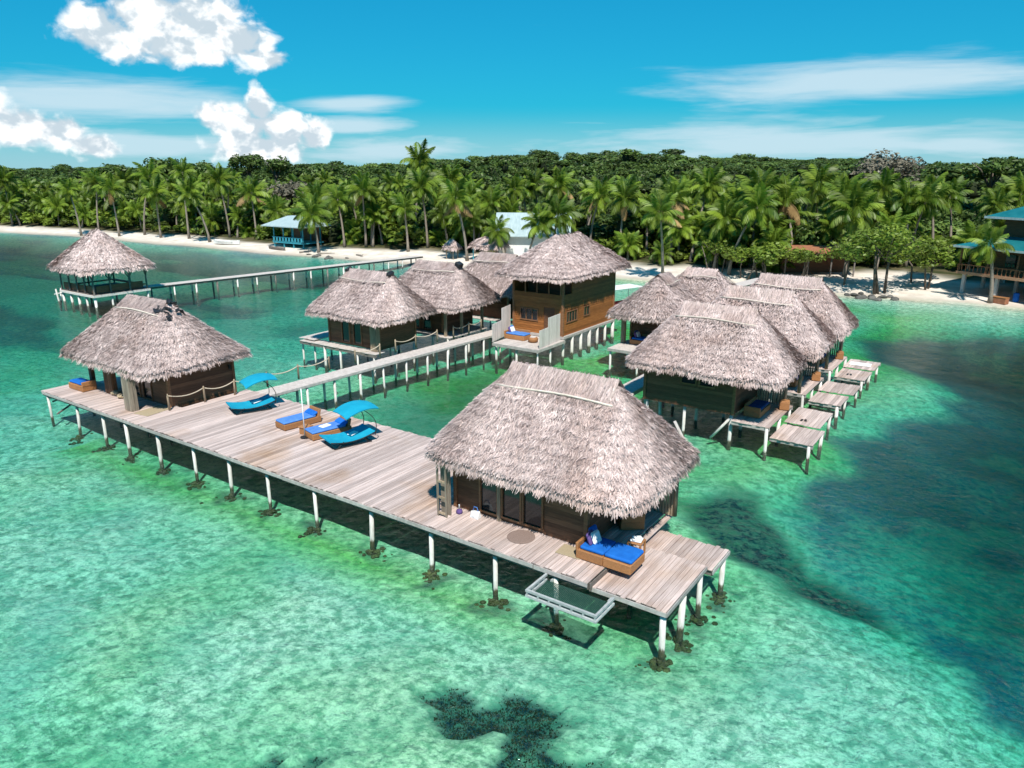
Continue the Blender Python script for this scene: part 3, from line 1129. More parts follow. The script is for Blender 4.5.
rope_fence('rope_railing', 'long rope railing on posts beside the hut with black ridge sheeting',
           [(-33.35, 18.7), (-33.15, 20.5), (-32.95, 22.1), (-32.75, 24.0), (-32.62, 26.0), (-32.55, 28.2)], DZ)
rope_fence('rope_railing', 'short rope railing at the corner post of the hut halfway along the walkway', [(-32.5, 30.2), (-32.42, 32.2)], DZ)
rope_fence('rope_railing', 'rope railing along the walkway in front of the halfway hut side wall', [(-32.4, 33.6), (-32.3, 35.4), (-32.15, 37.4)], DZ)
rope_fence('rope_railing', 'rope railing with two swags before the hut nearest the two-storey house', [(-32.05, 39.0), (-31.95, 40.6), (-31.85, 41.9)], DZ)


# ================================================================== huts
def boards_pillar(parent, x, y, z, wx, wy, h, mat='grey_board', n=4, name='pillar'):
    p = obj(name, MB().box((0, 0, h / 2), (wx * .7, wy * .7, h)), 'dark_wood', parent, (x, y, z))
    me1 = MB().rbox((0, 0, h / 2), (wx / n - .015, .035, h), .006).mesh('slat')
    me2 = MB().rbox((0, 0, h / 2), (.035, wy / max(1, n - 2) - .015, h), .006).mesh('slat')
    for i in range(n):
        for s in (-1, 1):
            obj('slat', me1, mat, p, (-wx / 2 + (i + .5) * wx / n, s * wy / 2, g1.uniform(-.02, .02)))
    k = max(1, n - 2)
    for i in range(k):
        for s in (-1, 1):
            obj('slat', me2, mat, p, (s * (wx / 2 + .02), -wy / 2 + (i + .5) * wy / k, g1.uniform(-.02, .02)))
    return p


def hut_shell(t, x0, x1, y0, y1, z0, z1, front=(), right=(), left=(), mat='dark_wood', bh=.2, show=('front', 'right')):
    wall_side(t, (x0, y0), (x1, y0), z0, z1, front, mat, bh, pieces='front' in show)
    wall_side(t, (x1, y0), (x1, y1), z0, z1, right, mat, bh, pieces='right' in show)
    wall_side(t, (x1, y1), (x0, y1), z0, z1, (), mat, bh, pieces=False)
    wall_side(t, (x0, y1), (x0, y0), z0, z1, left, mat, bh, pieces=False)
    me = MB().box((0, 0, (z1 - z0) / 2), (.14, .14, z1 - z0)).mesh('corner_post')
    for (x, y) in ((x0, y0), (x1, y0), (x1, y1), (x0, y1)):
        obj('corner_post', me, 'brown_wood' if mat == 'dark_wood' else mat, t, (x, y, z0 + .002))
    obj('ceiling_frame', MB().bx(x0 - .1, x1 + .1, y0 - .1, y1 + .1, z1 + .002, z1 + .10), 'dark_wood', t)


# ---- hut A, the near one
A = thing('thatched_hut', 'nearest thatched hut with three glazed door leaves and a blue daybed on its porch', 'hut', (-11.95, 20.15, DZ), group='thatched overwater huts')
thatch_roof(A, 3.90, 2.74, 1.85, 2.22, 4.95, blades=80000, fringe=11000, bl=.21, bw=.021, seed=11, rc=.5)
fz = .62
hut_shell(A, -3.25, 1.95, -1.70, 1.95, .0, 2.55, front=((1.05, 1.85, .12, 1.75), (1.95, 3.65, .12, 1.78)), bh=.17)
window(A, (-3.25 + 1.45, -1.70, .935), .80, 1.63, 0, 'brown_wood', 'door_leaf')
window(A, (-3.25 + 2.375, -1.70, .95), .83, 1.66, 0, 'brown_wood', 'door_leaf')
window(A, (-3.25 + 3.225, -1.70, .95), .83, 1.66, 0, 'brown_wood', 'door_leaf')
obj('door_mullion', MB().rbox((-3.25 + 1.90, -1.76, .95), (.13, .12, 1.9), .01), 'pole_wood', A)
p = obj('ladder_pillar', MB().box((-.18, 0, 1.05), (.06, .05, 2.1)).box((.18, 0, 1.05), (.06, .05, 2.1)).box((0, .21, 1.05), (.42, .03, 2.1)), 'grey_board', A, (-3.12, -2.62, 0))
for k in range(4):
    obj('rung', MB().box((0, .0, .12 + .58 * k), (.30, .06, .07)), 'pole_wood', p)
for (x, y) in ((3.35, 1.95), (-3.45, -1.9)):
    obj('post', MB().tube([(0, 0, 0), (0, 0, 2.2)], [.085, .075], 10), 'pole_wood', A, (x, y, 0), smooth=True)
me = MB().tube([(0, 0, 0), (0, 0, 1.2), (0, 0, 2.25)], [.045, .05, .042], 7).mesh('screen_pole')
sc_ = obj('pole_screen', MB().box((2.65, 1.95, .25), (1.4, .04, .06)).box((2.65, 1.95, 1.75), (1.4, .04, .06)), 'pole_wood', A)
for k in range(13):
    obj('screen_pole', me, 'pole_wood', sc_, (2.02 + k * .103, 1.90 + g1.uniform(-.01, .01), 0), (0, g1.uniform(-.01, .01), 0))
obj('roof_brace', MB().box((3.4, 2.2, 2.7), (.09, .06, 1.5), (0, R(-28), R(40))), 'whitewash', A)

# ---- hut 1, far end of the front deck
B = thing('thatched_hut', 'thatched hut with black sheeting on its ridge at the far end of the deck', 'hut', (-37.15, 20.5, DZ), group='thatched overwater huts')
thatch_roof(B, 4.15, 2.95, 1.75, 2.08, 4.80, blades=46000, fringe=7000, bl=.22, bw=.026, seed=12, tarp=True, rc=.35, cap_len=.6, pole_sides=(-1,))
hut_shell(B, -.6, 3.35, -1.45, 2.2, -.3, 2.4, front=((.5, 1.35, .05, 1.75), (1.6, 2.45, .05, 1.75)), bh=.17)
window(B, (-.6 + .925, -1.45, .90), .85, 1.70, 0, 'brown_wood', 'door_leaf')
window(B, (-.6 + 2.025, -1.45, .90), .85, 1.70, 0, 'brown_wood', 'door_leaf')
boards_pillar(B, 2.22, -2.80, 0, .62, .34, 2.10)
boards_pillar(B, -1.35, -1.9, 0, .75, .25, 2.1, 'dark_wood')
for (x, y) in ((-3.2, -1.9), (-3.2, 2.0), (-.8, 2.0)):
    obj('post', MB().box((0, 0, 1.05), (.24, .2, 2.1)), 'dark_wood', B, (x, y, 0))
obj('porch_floor', MB().bx(-4.4, 3.3, -1.2, 2.3, -.16, -.06), 'deck_wood', B)
for (x, y) in ((-3.9, 2.1), (-1, 2.1), (1.2, 2.1), (3.2, 2.1), (3.2, .3)):
    pile(B, x, y, -.3, -2.6)
obj('wall_lamp', MB().box((3.44, 1.95, 1.35), (.12, .09, .16)).box((3.50, 1.95, 1.25), (.10, .12, .05)), 'black_metal', B)
ld = obj('water_ladder', MB().tube([(-4.95, -3.35, -.75), (-4.95, -1.9, -.45)], .05, 8).tube([(-3.75, -3.70, -1.1), (-4.9, -2.2, -1.0)], .05, 8), 'beam_wood', B)


# ---- standard huts of the two rows
def std_hut(label, cx, cy, a, b, rl, ze, zr, floor, x0, x1, y0, y1, seed, blades=32000, fringe=5500, front=(), right=(), axis_='x', bh=.2, cap=True, skirt=.0, wins=(), rwins=(), ztop=None, bl=.23, bw=.032):
    t = thing('thatched_hut', label, 'hut', (cx, cy, floor), group='thatched overwater huts')
    thatch_roof(t, a, b, rl, ze + .12 - floor, zr - floor, axis_, blades, fringe, bl, bw, seed, cap, rc=.35)
    hut_shell(t, x0, x1, y0, y1, -skirt, ze - floor + .45, front=front, right=right, bh=bh)
    for (c, w, h, k) in wins:
        window(t, c, w, h, 0, 'brown_wood', 'window', k)
    for (c, w, h, k) in rwins:
        window(t, c, w, h, math.pi / 2, 'brown_wood', 'window', k)
    return t


# left of the walkway
h2 = std_hut('thatched hut halfway along the rope walkway with torn dark ridge ends', -35.7, 34.9, 3.5, 2.75, 1.8, 3.6, 6.2, 1.5, -2.55, 2.1, -1.5, 1.9, 21,
             front=((1.2, 2.0, .1, 1.8), (2.3, 3.1, .1, 1.8)), wins=(((-2.55 + 1.6, -1.5, .95), .8, 1.7, 0), ((-2.55 + 2.7, -1.5, .95), .8, 1.7, 0)))
boards_pillar(h2, 1.95, -1.75, 0, .5, .35, 1.9, 'pole_wood')
plank_deck(h2, -4.6, 2.6, -2.45, -1.5, -.02, pw=.3, mat='walk_wood', g=g1)
obj('beam', MB().bx(-4.6, 2.6, -2.42, -2.32, -.25, -.066), 'beam_wood', h2)
plank_deck(h2, -4.9, -3.4, -2.2, .6, .10, pw=.3, mat='walk_wood', g=g1)
for (x, y) in ((-4.7, -2.1), (-4.7, .4), (-3.5, -2.1), (-2.2, -2.35), (-.7, -2.35), (.9, -2.35), (2.4, -2.35), (2.2, 1.6), (2.2, -.2), (-2.3, 1.6), (0, 1.6)):
    pile(h2, x, y, -.10, -2.7)
for (s, x) in ((-1, -1.9), (1, 1.9)):
    obj('torn_cap_end', MB().rbox((x, -.05, 4.72), (.30, .55, .35), .05, (R(15), R(20 * s), R(12))), 'black_sheet', h2)

h3 = std_hut('thatched hut beside the walkway with two slim porch posts, next to the house', -35.0, 41.0, 3.6, 2.9, 1.75, 3.6, 6.2, 1.5, -2.6, 1.5, -1.4, 1.9, 22,
             front=((1.2, 2.0, .1, 1.8), (2.3, 3.1, .1, 1.8)), wins=(((-2.6 + 1.6, -1.4, .95), .8, 1.7, 0), ((-2.6 + 2.7, -1.4, .95), .8, 1.7, 0)))
for (x, y) in ((2.3, -2.05), (2.65, -.7), (2.5, 1.9)):
    obj('post', MB().box((0, 0, 1.05), (.16, .16, 2.15)), 'pole_wood', h3, (x, y, 0))
plank_deck(h3, -2.2, 2.9, -2.4, -1.4, .02, pw=.3, mat='walk_wood', g=g1)
obj('porch_floor', MB().bx(1.5, 2.9, -1.38, 2.0, -.05, .015), 'walk_wood', h3)
for (x, y) in ((-2, -2.3), (-.3, -2.3), (1.3, -2.3), (2.7, -2.3), (2.7, 0), (2.7, 1.8), (0, 1.6)):
    pile(h3, x, y, -.04, -2.7)
obj('torn_cap_end', MB().rbox((1.95, 0, 4.75), (.45, .5, .35), .05, (0, R(25), 0)), 'black_sheet', h3)

h4 = std_hut('thatched hut partly hidden behind the two-storey house roof', -34.4, 47.6, 3.5, 2.65, 1.6, 3.6, 6.25, 1.5, -2.5, 1.9, -1.4, 1.8, 23, blades=7000, fringe=2000)
for (x, y) in ((2.3, -1.9), (2.4, 1.6)):
    obj('post', MB().box((0, 0, 1.05), (.15, .15, 2.1)), 'pole_wood', h4, (x, y, 0))
plank_deck(h4, -2.4, 2.9, -2.3, -1.4, .0, pw=.3, mat='walk_wood', g=g1)
for (x, y) in ((-2, -2.2), (0, -2.2), (2.6, -2.2), (2.6, 1.6), (-2, 1.6)):
    pile(h4, x, y, -.04, -2.7)

# right-hand row
rowlab = ['thatched hut showing its long dark board wall and a diagonal pile brace', 'middle thatched hut of the row of three with side sun platforms', 'end thatched hut of the three-hut row, closest to the sandy beach']
row = []
for k, (cy, sd_) in enumerate(((35.7, 31), (42.1, 32), (48.1, 33))):
    wl3 = ((1.9, 2.75, 1.05, 1.75), (2.85, 3.7, 1.05, 1.75)) if k == 0 else ()
    t = std_hut(rowlab[k], -12.25 + (.05 * k), cy, 3.8, 2.68, 1.7, 3.38, 6.25, 1.50, -3.05, 1.6, -1.65, 1.9, sd_, blades=(44000, 30000, 30000)[k], fringe=(6500, 5000, 5000)[k],
                front=wl3, skirt=.12, bh=.18, wins=[((-3.05 + (u0 + u1) / 2, -1.65, 1.4), .85, .7, 0) for (u0, u1, _, _) in wl3], bl=.22, bw=.028)
    row.append(t)
    fl = 1.72
    plank_deck(t, 1.62, 3.45, -1.9, 2.2, -.32, pw=.2, g=g1)
    y_ = -1.9
    pya, pyb, pyc, pxa, pxb = ((-1.85, .5, 3.3, 5.45, 5.2), (-1.3, .75, 2.95, 5.15, 5.35), (-1.35, 1.0, 3.35, 5.2, 5.3))[k]
    plank_deck(t, 3.48, pxa, pya, pyb, -.80, pw=.2, g=g1)
    plank_deck(t, 3.48, pxb, pyb + .04, pyc, -.70, pw=.2, g=g1)
    for (x0, x1, y, z) in ((1.62, 3.45, -1.82, -.32), (1.62, 3.45, 2.1, -.32), (3.48, pxa, pya + .1, -.80), (3.48, pxa, pyb - .12, -.80), (3.48, pxb, pyc - .1, -.70)):
        obj('beam', MB().bx(x0, x1, y - .05, y + .05, z - .20, z - .046), 'edge_wood', t)
    for (x, y, z) in ((3.35, -1.82, -.32), (pxa - .15, pya + .1, -.83), (pxa - .15, pyb - .15, -.83), (pxb - .15, pyc - .15, -.73), (3.35, 2.1, -.35), (-2.9, -1.55, -.1), (1.5, -1.55, -.1), (-.9, -1.5, -.1), (-2.9, .2, -.1), (-1, .4, -.1), (1.4, .4, -.1), (-2.9, 1.8, -.1), (0, 1.8, -.1), (3.3, .2, -.35)):
        pile(t, x, y, z - .06, -2.9, r=.08, lean=(g1.uniform(-.02, .02), g1.uniform(-.02, .02)))
    for (x, y) in ((3.05, 2.0), (3.05, -1.75)):
        if y > 0 or k > 0:
            obj('post', MB().tube([(0, 0, 0), (0, 0, 2.25)], [.10, .08], 8), 'pole_wood', t, (x, y, -.32), smooth=True)
    me = MB().tube([(0, 0, 0), (0, 0, 2.2)], [.045, .04], 6).mesh('screen_pole')
    s_ = obj('pole_screen', MB().box((2.35, 2.0, 1.5), (1.4, .04, .05)), 'pole_wood', t)
    for i in range(11):
        obj('screen_pole', me, 'pole_wood', s_, (1.75 + i * .12, 1.95, -.32))
brace = obj('pile_brace', MB().tube([(.55, -1.6, -1.55), (1.45, -1.6, -.35)], .065, 8), 'pile_white', row[0], smooth=True)

h5 = std_hut('small thatched hut with blue cushions in its shaded porch, beside the house', -19.8, 46.1, 2.95, 2.7, .75, 3.5, 6.0, 1.6, -1.9, 2.0, -.6, 2.0, 41, axis_='y', blades=7500, fringe=2200)
for (x, y) in ((-1.95, -1.65), (2.0, -1.65)):
    boards_pillar(h5, x, y, -.1, .22, .22, 2.1, 'pole_wood', 2)
plank_deck(h5, -2.1, 2.2, -3.6, -.6, -.12, pw=.25, mat='walk_wood', g=g1)
obj('fascia_board', MB().bx(-2.1, 2.2, -3.65, -3.62, -.3, -.13), 'edge_wood', h5)
for (x, y) in ((-1.95, -3.45), (0, -3.45), (2, -3.45), (-1.9, -1), (2, -1), (-1.9, 1.8), (1.9, 1.8)):
    pile(h5, x, y, -.18, -2.7)

h6 = std_hut('rear thatched hut peeking over the small porch hut, short ridge', -19.3, 51.8, 3.3, 2.7, 1.0, 3.4, 5.75, 1.5, -2.2, 2.1, -1.4, 1.8, 42, blades=6500, fringe=1800)
for (x, y) in ((-2, -1.3), (0, -1.3), (2, -1.3), (-2, 1.6), (2, 1.6)):
    pile(h6, x, y, -.06, -2.7)

# walkway serving the right-hand row
w2 = thing('walkway', 'short plank walkway with a handrail post between the right-hand huts', 'walkway', (0, 0, 0))
q = MB()
for i in range(60):
    q.rbox((-16.75, 31.0 + .27 * (i + .5), 1.42), (1.1, .255, .04), .006)
tag(obj('planking', q, 'walk_wood', w2), kind='stuff')
obj('beam', MB().bx(-17.25, -17.15, 31, 47.2, 1.22, 1.398).bx(-16.3, -16.2, 31, 47.2, 1.22, 1.398), 'edge_wood', w2)
for i in range(7):
    for x in (-17.2, -16.25):
        pile(w2, x, 31.3 + 2.5 * i, 1.24, r=.07)
obj('handrail_post', MB().bx(-16.24, -16.16, 31.9, 31.98, 1.44, 2.4), 'beam_wood', w2)

# ---- two-storey house
HZ = 1.55
Hs = thing('two_storey_house', 'two-storey orange wooden house on piles with a broad thatched roof', 'house', (-28.2, 47.6, HZ))
thatch_roof(Hs, 5.25, 2.95, 1.5, 4.12, 6.65, 'y', blades=36000, fringe=7000, bl=.24, bw=.036, seed=51, cap=False, rc=.7, cap_len=.3, pole_sides=())
up0, up1 = 2.0, 4.4
fl1 = ((.55, 2.1, .75, 1.65), (2.55, 3.45, .02, 1.85))
wall_side(Hs, (-2.05, -3.8), (2.05, -3.8), -.1, up0, fl1, 'orange_wood', .165)
wall_side(Hs, (2.05, -3.8), (2.05, 3.8), -.1, up0, ((.45, 2.0, .75, 1.6), (2.9, 3.8, .85, 1.6)), 'orange_wood', .165)
wall_side(Hs, (2.05, 3.8), (-2.05, 3.8), -.1, up0, (), 'orange_wood', pieces=False)
wall_side(Hs, (-2.05, 3.8), (-2.05, -3.8), -.1, up0, (), 'orange_wood', pieces=False)
wall_side(Hs, (-2.10, -3.85), (2.10, -3.85), up0 + .004, up1, ((.15, 4.05, 1.05 + up0 - .25, up1 - .25),), 'orange_wood', .165)
wall_side(Hs, (2.10, -3.85), (2.10, 3.85), up0 + .004, up1, ((.15, 1.2, 1.05 + up0 - .25, up1 - .25),), 'orange_wood', .165)
wall_side(Hs, (2.10, 3.85), (-2.10, 3.85), up0 + .004, up1, (), 'orange_wood', pieces=False)
wall_side(Hs, (-2.10, 3.85), (-2.10, -3.85), up0 + .004, up1, (), 'orange_wood', pieces=False)
obj('floor_slab', MB().bx(-2.0, 2.0, -3.75, 3.75, up0 - .08, up0 - .01), 'dark_wood', Hs)
obj('inner_wall', MB().bx(-1.9, 1.95, -2.2, -2.1, up0, up1), 'dark_wood', Hs)
window(Hs, (-2.05 + 1.325, -3.8, 1.2), 1.55, .9, 0, 'brown_wood', 'window', 2)
obj('door', MB().box((0, 0, 0), (.86, .05, 1.8)), 'dark_wood', Hs, (-2.05 + 3.0, -3.77, .935))
window(Hs, (2.05, -3.8 + 1.225, 1.175), 1.55, .85, math.pi / 2, 'brown_wood', 'window', 3)
window(Hs, (2.05, -3.8 + 3.35, 1.225), .9, .75, math.pi / 2, 'brown_wood', 'window', 1)
for k in range(5):
    obj('balcony_post', MB().box((-2.0 + k * .98, -3.88, up0 + 1.55), (.07, .07, 1.55)), 'brown_wood', Hs)
for s in (-1, 1):
    for y in (-3.8, 3.8):
        obj('corner_post', MB().box((s * 2.07, y, 1.9), (.15, .16, 4.2)), 'brown_wood', Hs)
obj('sill_beam', MB().bx(-2.2, 2.22, -3.9, 3.9, -.28, -.104), 'edge_wood', Hs)
for k in range(7):
    pile(Hs, 2.1, -3.75 + k * 1.25, -.28, -2.7, r=.12)
    if k % 2 == 0:
        pile(Hs, -1.9, -3.75 + k * 1.25, -.28, -2.7, r=.10)
# its front deck
plank_deck(Hs, -1.35, 2.35, -7.4, -3.95, -.30, pw=.25, mat='walk_wood', g=g1)
obj('fascia_board', MB().bx(-1.35, 2.35, -7.46, -7.42, -.50, -.32), 'edge_wood', Hs)
obj('fascia_board', MB().bx(2.36, 2.40, -7.42, -3.95, -.50, -.32), 'edge_wood', Hs)
for (x, y) in ((-1.2, -7.2), (.5, -7.2), (2.2, -7.2), (2.2, -5.6), (-1.2, -5.5)):
    pile(Hs, x, y, -.35, -2.7)


def slat_screen(label, x, y, z, th, w, h0, h1, split):
    """privacy screen of upright whitewashed slats with a stepped top"""
    t = thing('privacy_screen', label, 'screen', (x, y, z), th)
    n_ = int(w / .14)
    for i in range(n_):
        u = (i + .5) * w / n_
        h = h0 if u < split else h1
        obj('slat', MB().rbox((u, 0, h / 2), (w / n_ - .012, .03, h), .005), 'whitewash', t)
    obj('rail', MB().box((w / 2, .03, .35), (w, .03, .08)), 'whitewash', t)
    obj('rail', MB().box((w / 2, .03, h0 * .8), (w, .03, .08)), 'whitewash', t)
    return t


slat_screen('whitewashed slat screen beside the orange house deck, next to the walkway end', -29.65, 40.3, HZ - .30, R(90 + 12), 3.2, 1.25, 2.1, 1.6)
slat_screen('stepped whitewashed slat screen at the open corner of the orange house deck', -25.88, 40.4, HZ - .30, R(90 + 5), 3.1, 1.25, 1.9, 1.3)


# ================================================================== furniture
def daybed(label, x, y, z, th, L_=1.75, W_=.95, mat='blue_cushion', group=None, pillow=True, towel=False, arm='left', back=True):
    """low wicker daybed of two modules; local x along its length, +y the back; arm at -x"""
    t = thing('daybed', label, 'daybed', (x, y, z), th, group)
    for s in (0, 1):
        obj('wicker_base', MB().rbox((-L_ / 4 + s * L_ / 2, 0, .17), (L_ / 2 - .012, W_, .30), .02), 'wicker', t)
        obj('cushion', MB().rbox((-L_ / 4 + s * L_ / 2 + (.05 if s == 0 else 0), -.0, .385), (L_ / 2 - (.11 if s == 0 else .02), W_ - .10, .13), .045), mat, t)
    obj('arm', MB().rbox((-L_ / 2 + .03, 0, .42), (.09, W_, .24), .02), 'wicker', t)
    if back:
        obj('back', MB().rbox((0, W_ / 2 - .03, .46), (L_ - .12, .08, .32), .02), 'wicker', t)
    if pillow:
        obj('pillow', MB().rbox((-L_ / 2 + .30, -.10, .62), (.12, .42, .40), .05, (0, R(-22), R(8))), 'purple_cloth', t)
        obj('pillow', MB().rbox((-L_ / 2 + .42, .02, .62), (.10, .40, .38), .05, (0, R(-26), R(-8))), 'towel', t)
        obj('pillow', MB().rbox((-L_ / 2 + .22, .22, .63), (.12, .40, .42), .05, (0, R(-15), R(-4))), mat, t)
    if towel:
        obj('towel', MB().rbox((.1, 0, .475), (.5, .35, .05), .02, (0, 0, R(10))), 'towel', t)
    return t


daybed('wicker daybed with bright blue cushions and purple pillow on the near porch', -9.02, 18.18, DZ, 0, 1.85, .98, back=False)
sh = thing('lounge_chair', 'wicker lounge chair with a blue cushion in the deep shade of the near porch', 'chair', (-9.55, 20.6, DZ), R(-50))
obj('wicker_base', MB().rbox((0, 0, .17), (.8, .8, .30), .02), 'wicker', sh)
obj('cushion', MB().rbox((0, -.03, .38), (.66, .7, .12), .04), 'blue_cushion', sh)
obj('back', MB().rbox((0, .36, .55), (.8, .1, .5), .03), 'wicker', sh)
obj('back_cushion', MB().rbox((0, .27, .62), (.62, .12, .4), .05), 'blue_cushion', sh)
for s in (-1, 1):
    obj('arm', MB().rbox((s * .37, -.02, .42), (.08, .72, .24), .02), 'wicker', sh)
st = thing('side_table', 'small wicker side table by the foot of the near porch daybed', 'table', (-7.98 - .55, 18.95, DZ), R(5))
obj('top', MB().rbox((0, 0, .46), (.46, .46, .04), .01), 'wicker', st)
for sx_ in (-1, 1):
    for sy_ in (-1, 1):
        obj('leg', MB().rbox((sx_ * .2, sy_ * .2, .22), (.06, .06, .44), .01), 'wicker', st)
tw = obj('folded_towel', MB().rbox((0, 0, .02), (.36, .30, .06), .02).rbox((.02, -.01, .07), (.30, .27, .05), .02, (0, 0, R(24))), 'towel', None, (-8.53, 18.95, DZ + .49), (0, 0, R(10)))
tag(tw, 'folded white towel on the small wicker table of the near porch', 'towel')

tag(obj('door_rug', MB().lathe([(.45, 0), (.46, .012), (.40, .022), (.02, .024)], n=26), 'jute', None, (-12.05, 17.85, DZ + .004)), 'round brown woven rug before the glazed doors of the near hut', 'rug')
tag(obj('floor_mat', MB().rbox((0, 0, .012), (.85, .62, .022), .006), 'tan_mat', None, (-10.22, 17.95, DZ + .004), (0, 0, R(3))), 'flat tan mat between the glazed doors and the blue daybed', 'mat')
bt = thing('water_jug', 'purple plastic jug with a narrow neck beside the ladder pillar', 'jug', (-14.75, 18.05, DZ))
obj('jug_body', MB().lathe([(.02, 0), (.10, .005), (.12, .06), (.10, .13), (.03, .17)], n=14), 'purple_cloth', bt, smooth=True)
obj('jug_neck', MB().lathe([(.03, .16), (.025, .32), (.03, .33)], n=10), 'towel', bt, smooth=True)
bg_ = thing('beach_bag', 'white crumpled beach bag left against the near hut wall', 'bag', (-14.1, 18.12, DZ))
obj('bag_body', MB().add([(-.17, -.10, 0), (.17, -.11, 0), (.16, .10, 0), (-.18, .09, 0), (-.14, -.07, .24), (.13, -.09, .22), (.15, .05, .25), (-.12, .07, .21), (0, -.13, .1), (0, .12, .12)], [(3, 2, 1, 0), (0, 1, 8), (1, 5, 8), (5, 4, 8), (4, 0, 8), (1, 2, 6, 5), (2, 3, 9), (3, 7, 9), (7, 6, 9), (6, 2, 9), (3, 0, 4, 7), (4, 5, 6, 7)]), 'towel', bg_)
obj('bag_handle', MB().tube([(-.1, 0, .26), (-.06, 0, .38), (.06, 0, .39), (.11, 0, .26)], .015, 6), 'pale_blue_cushion', bg_)

# hammock net hung off the deck edge
nt_ = thing('water_hammock', 'square grey wooden frame with dark net hung over the water off the near deck', 'hammock', (0, 0, 0))
NX0, NX1, NY0, NY1, NZ = -10.35, -8.05, 15.55, 16.64, 1.16
for s_, (x0, x1, y0, y1) in enumerate(((NX0, NX1, NY0, NY0 + .07), (NX0, NX0 + .07, NY0 + .072, NY1), (NX1 - .07, NX1, NY0 + .072, NY1))):
    for z in (NZ, NZ + .17):
        obj('frame_rail', MB().bx(x0, x1, y0, y1, z - .035, z + .035), 'net_frame', nt_)
me = MB().box((0, 0, 0), (.05, .05, .10)).mesh('frame_post')
for i in range(7):
    obj('frame_post', me, 'net_frame', nt_, (NX0 + .05 + i * (NX1 - NX0 - .1) / 6, NY0 + .035, NZ + .085))
for i in range(1, 4):
    for x in (NX0 + .035, NX1 - .035):
        obj('frame_post', me, 'net_frame', nt_, (x, NY0 + .05 + i * .30, NZ + .085))
q = MB()
for i in range(46):
    x = NX0 + .08 + i * (NX1 - NX0 - .16) / 45
    q.tube([(x, NY0 + .05, NZ), (x, (NY0 + NY1) / 2, NZ - .10), (x, NY1 - .02, NZ)], .010, 4)
for i in range(22):
    y = NY0 + .09 + i * (NY1 - NY0 - .13) / 21
    dz_ = -.10 * (1 - ((y - (NY0 + NY1) / 2) / ((NY1 - NY0) / 2)) ** 2)
    q.tube([(NX0 + .05, y, NZ + dz_ * .7), (NX0 + .5, y, NZ + dz_), (NX1 - .5, y, NZ + dz_), (NX1 - .05, y, NZ + dz_ * .7)], .010, 4)
tag(obj('net', q, 'net_cord', nt_), kind='stuff')
for x in (NX0 + .2, NX1 - .2):
    obj('bracket', MB().bx(x - .03, x + .03, NY1, NY1 + .2, NZ - .05, NZ + .03), 'net_frame', nt_)


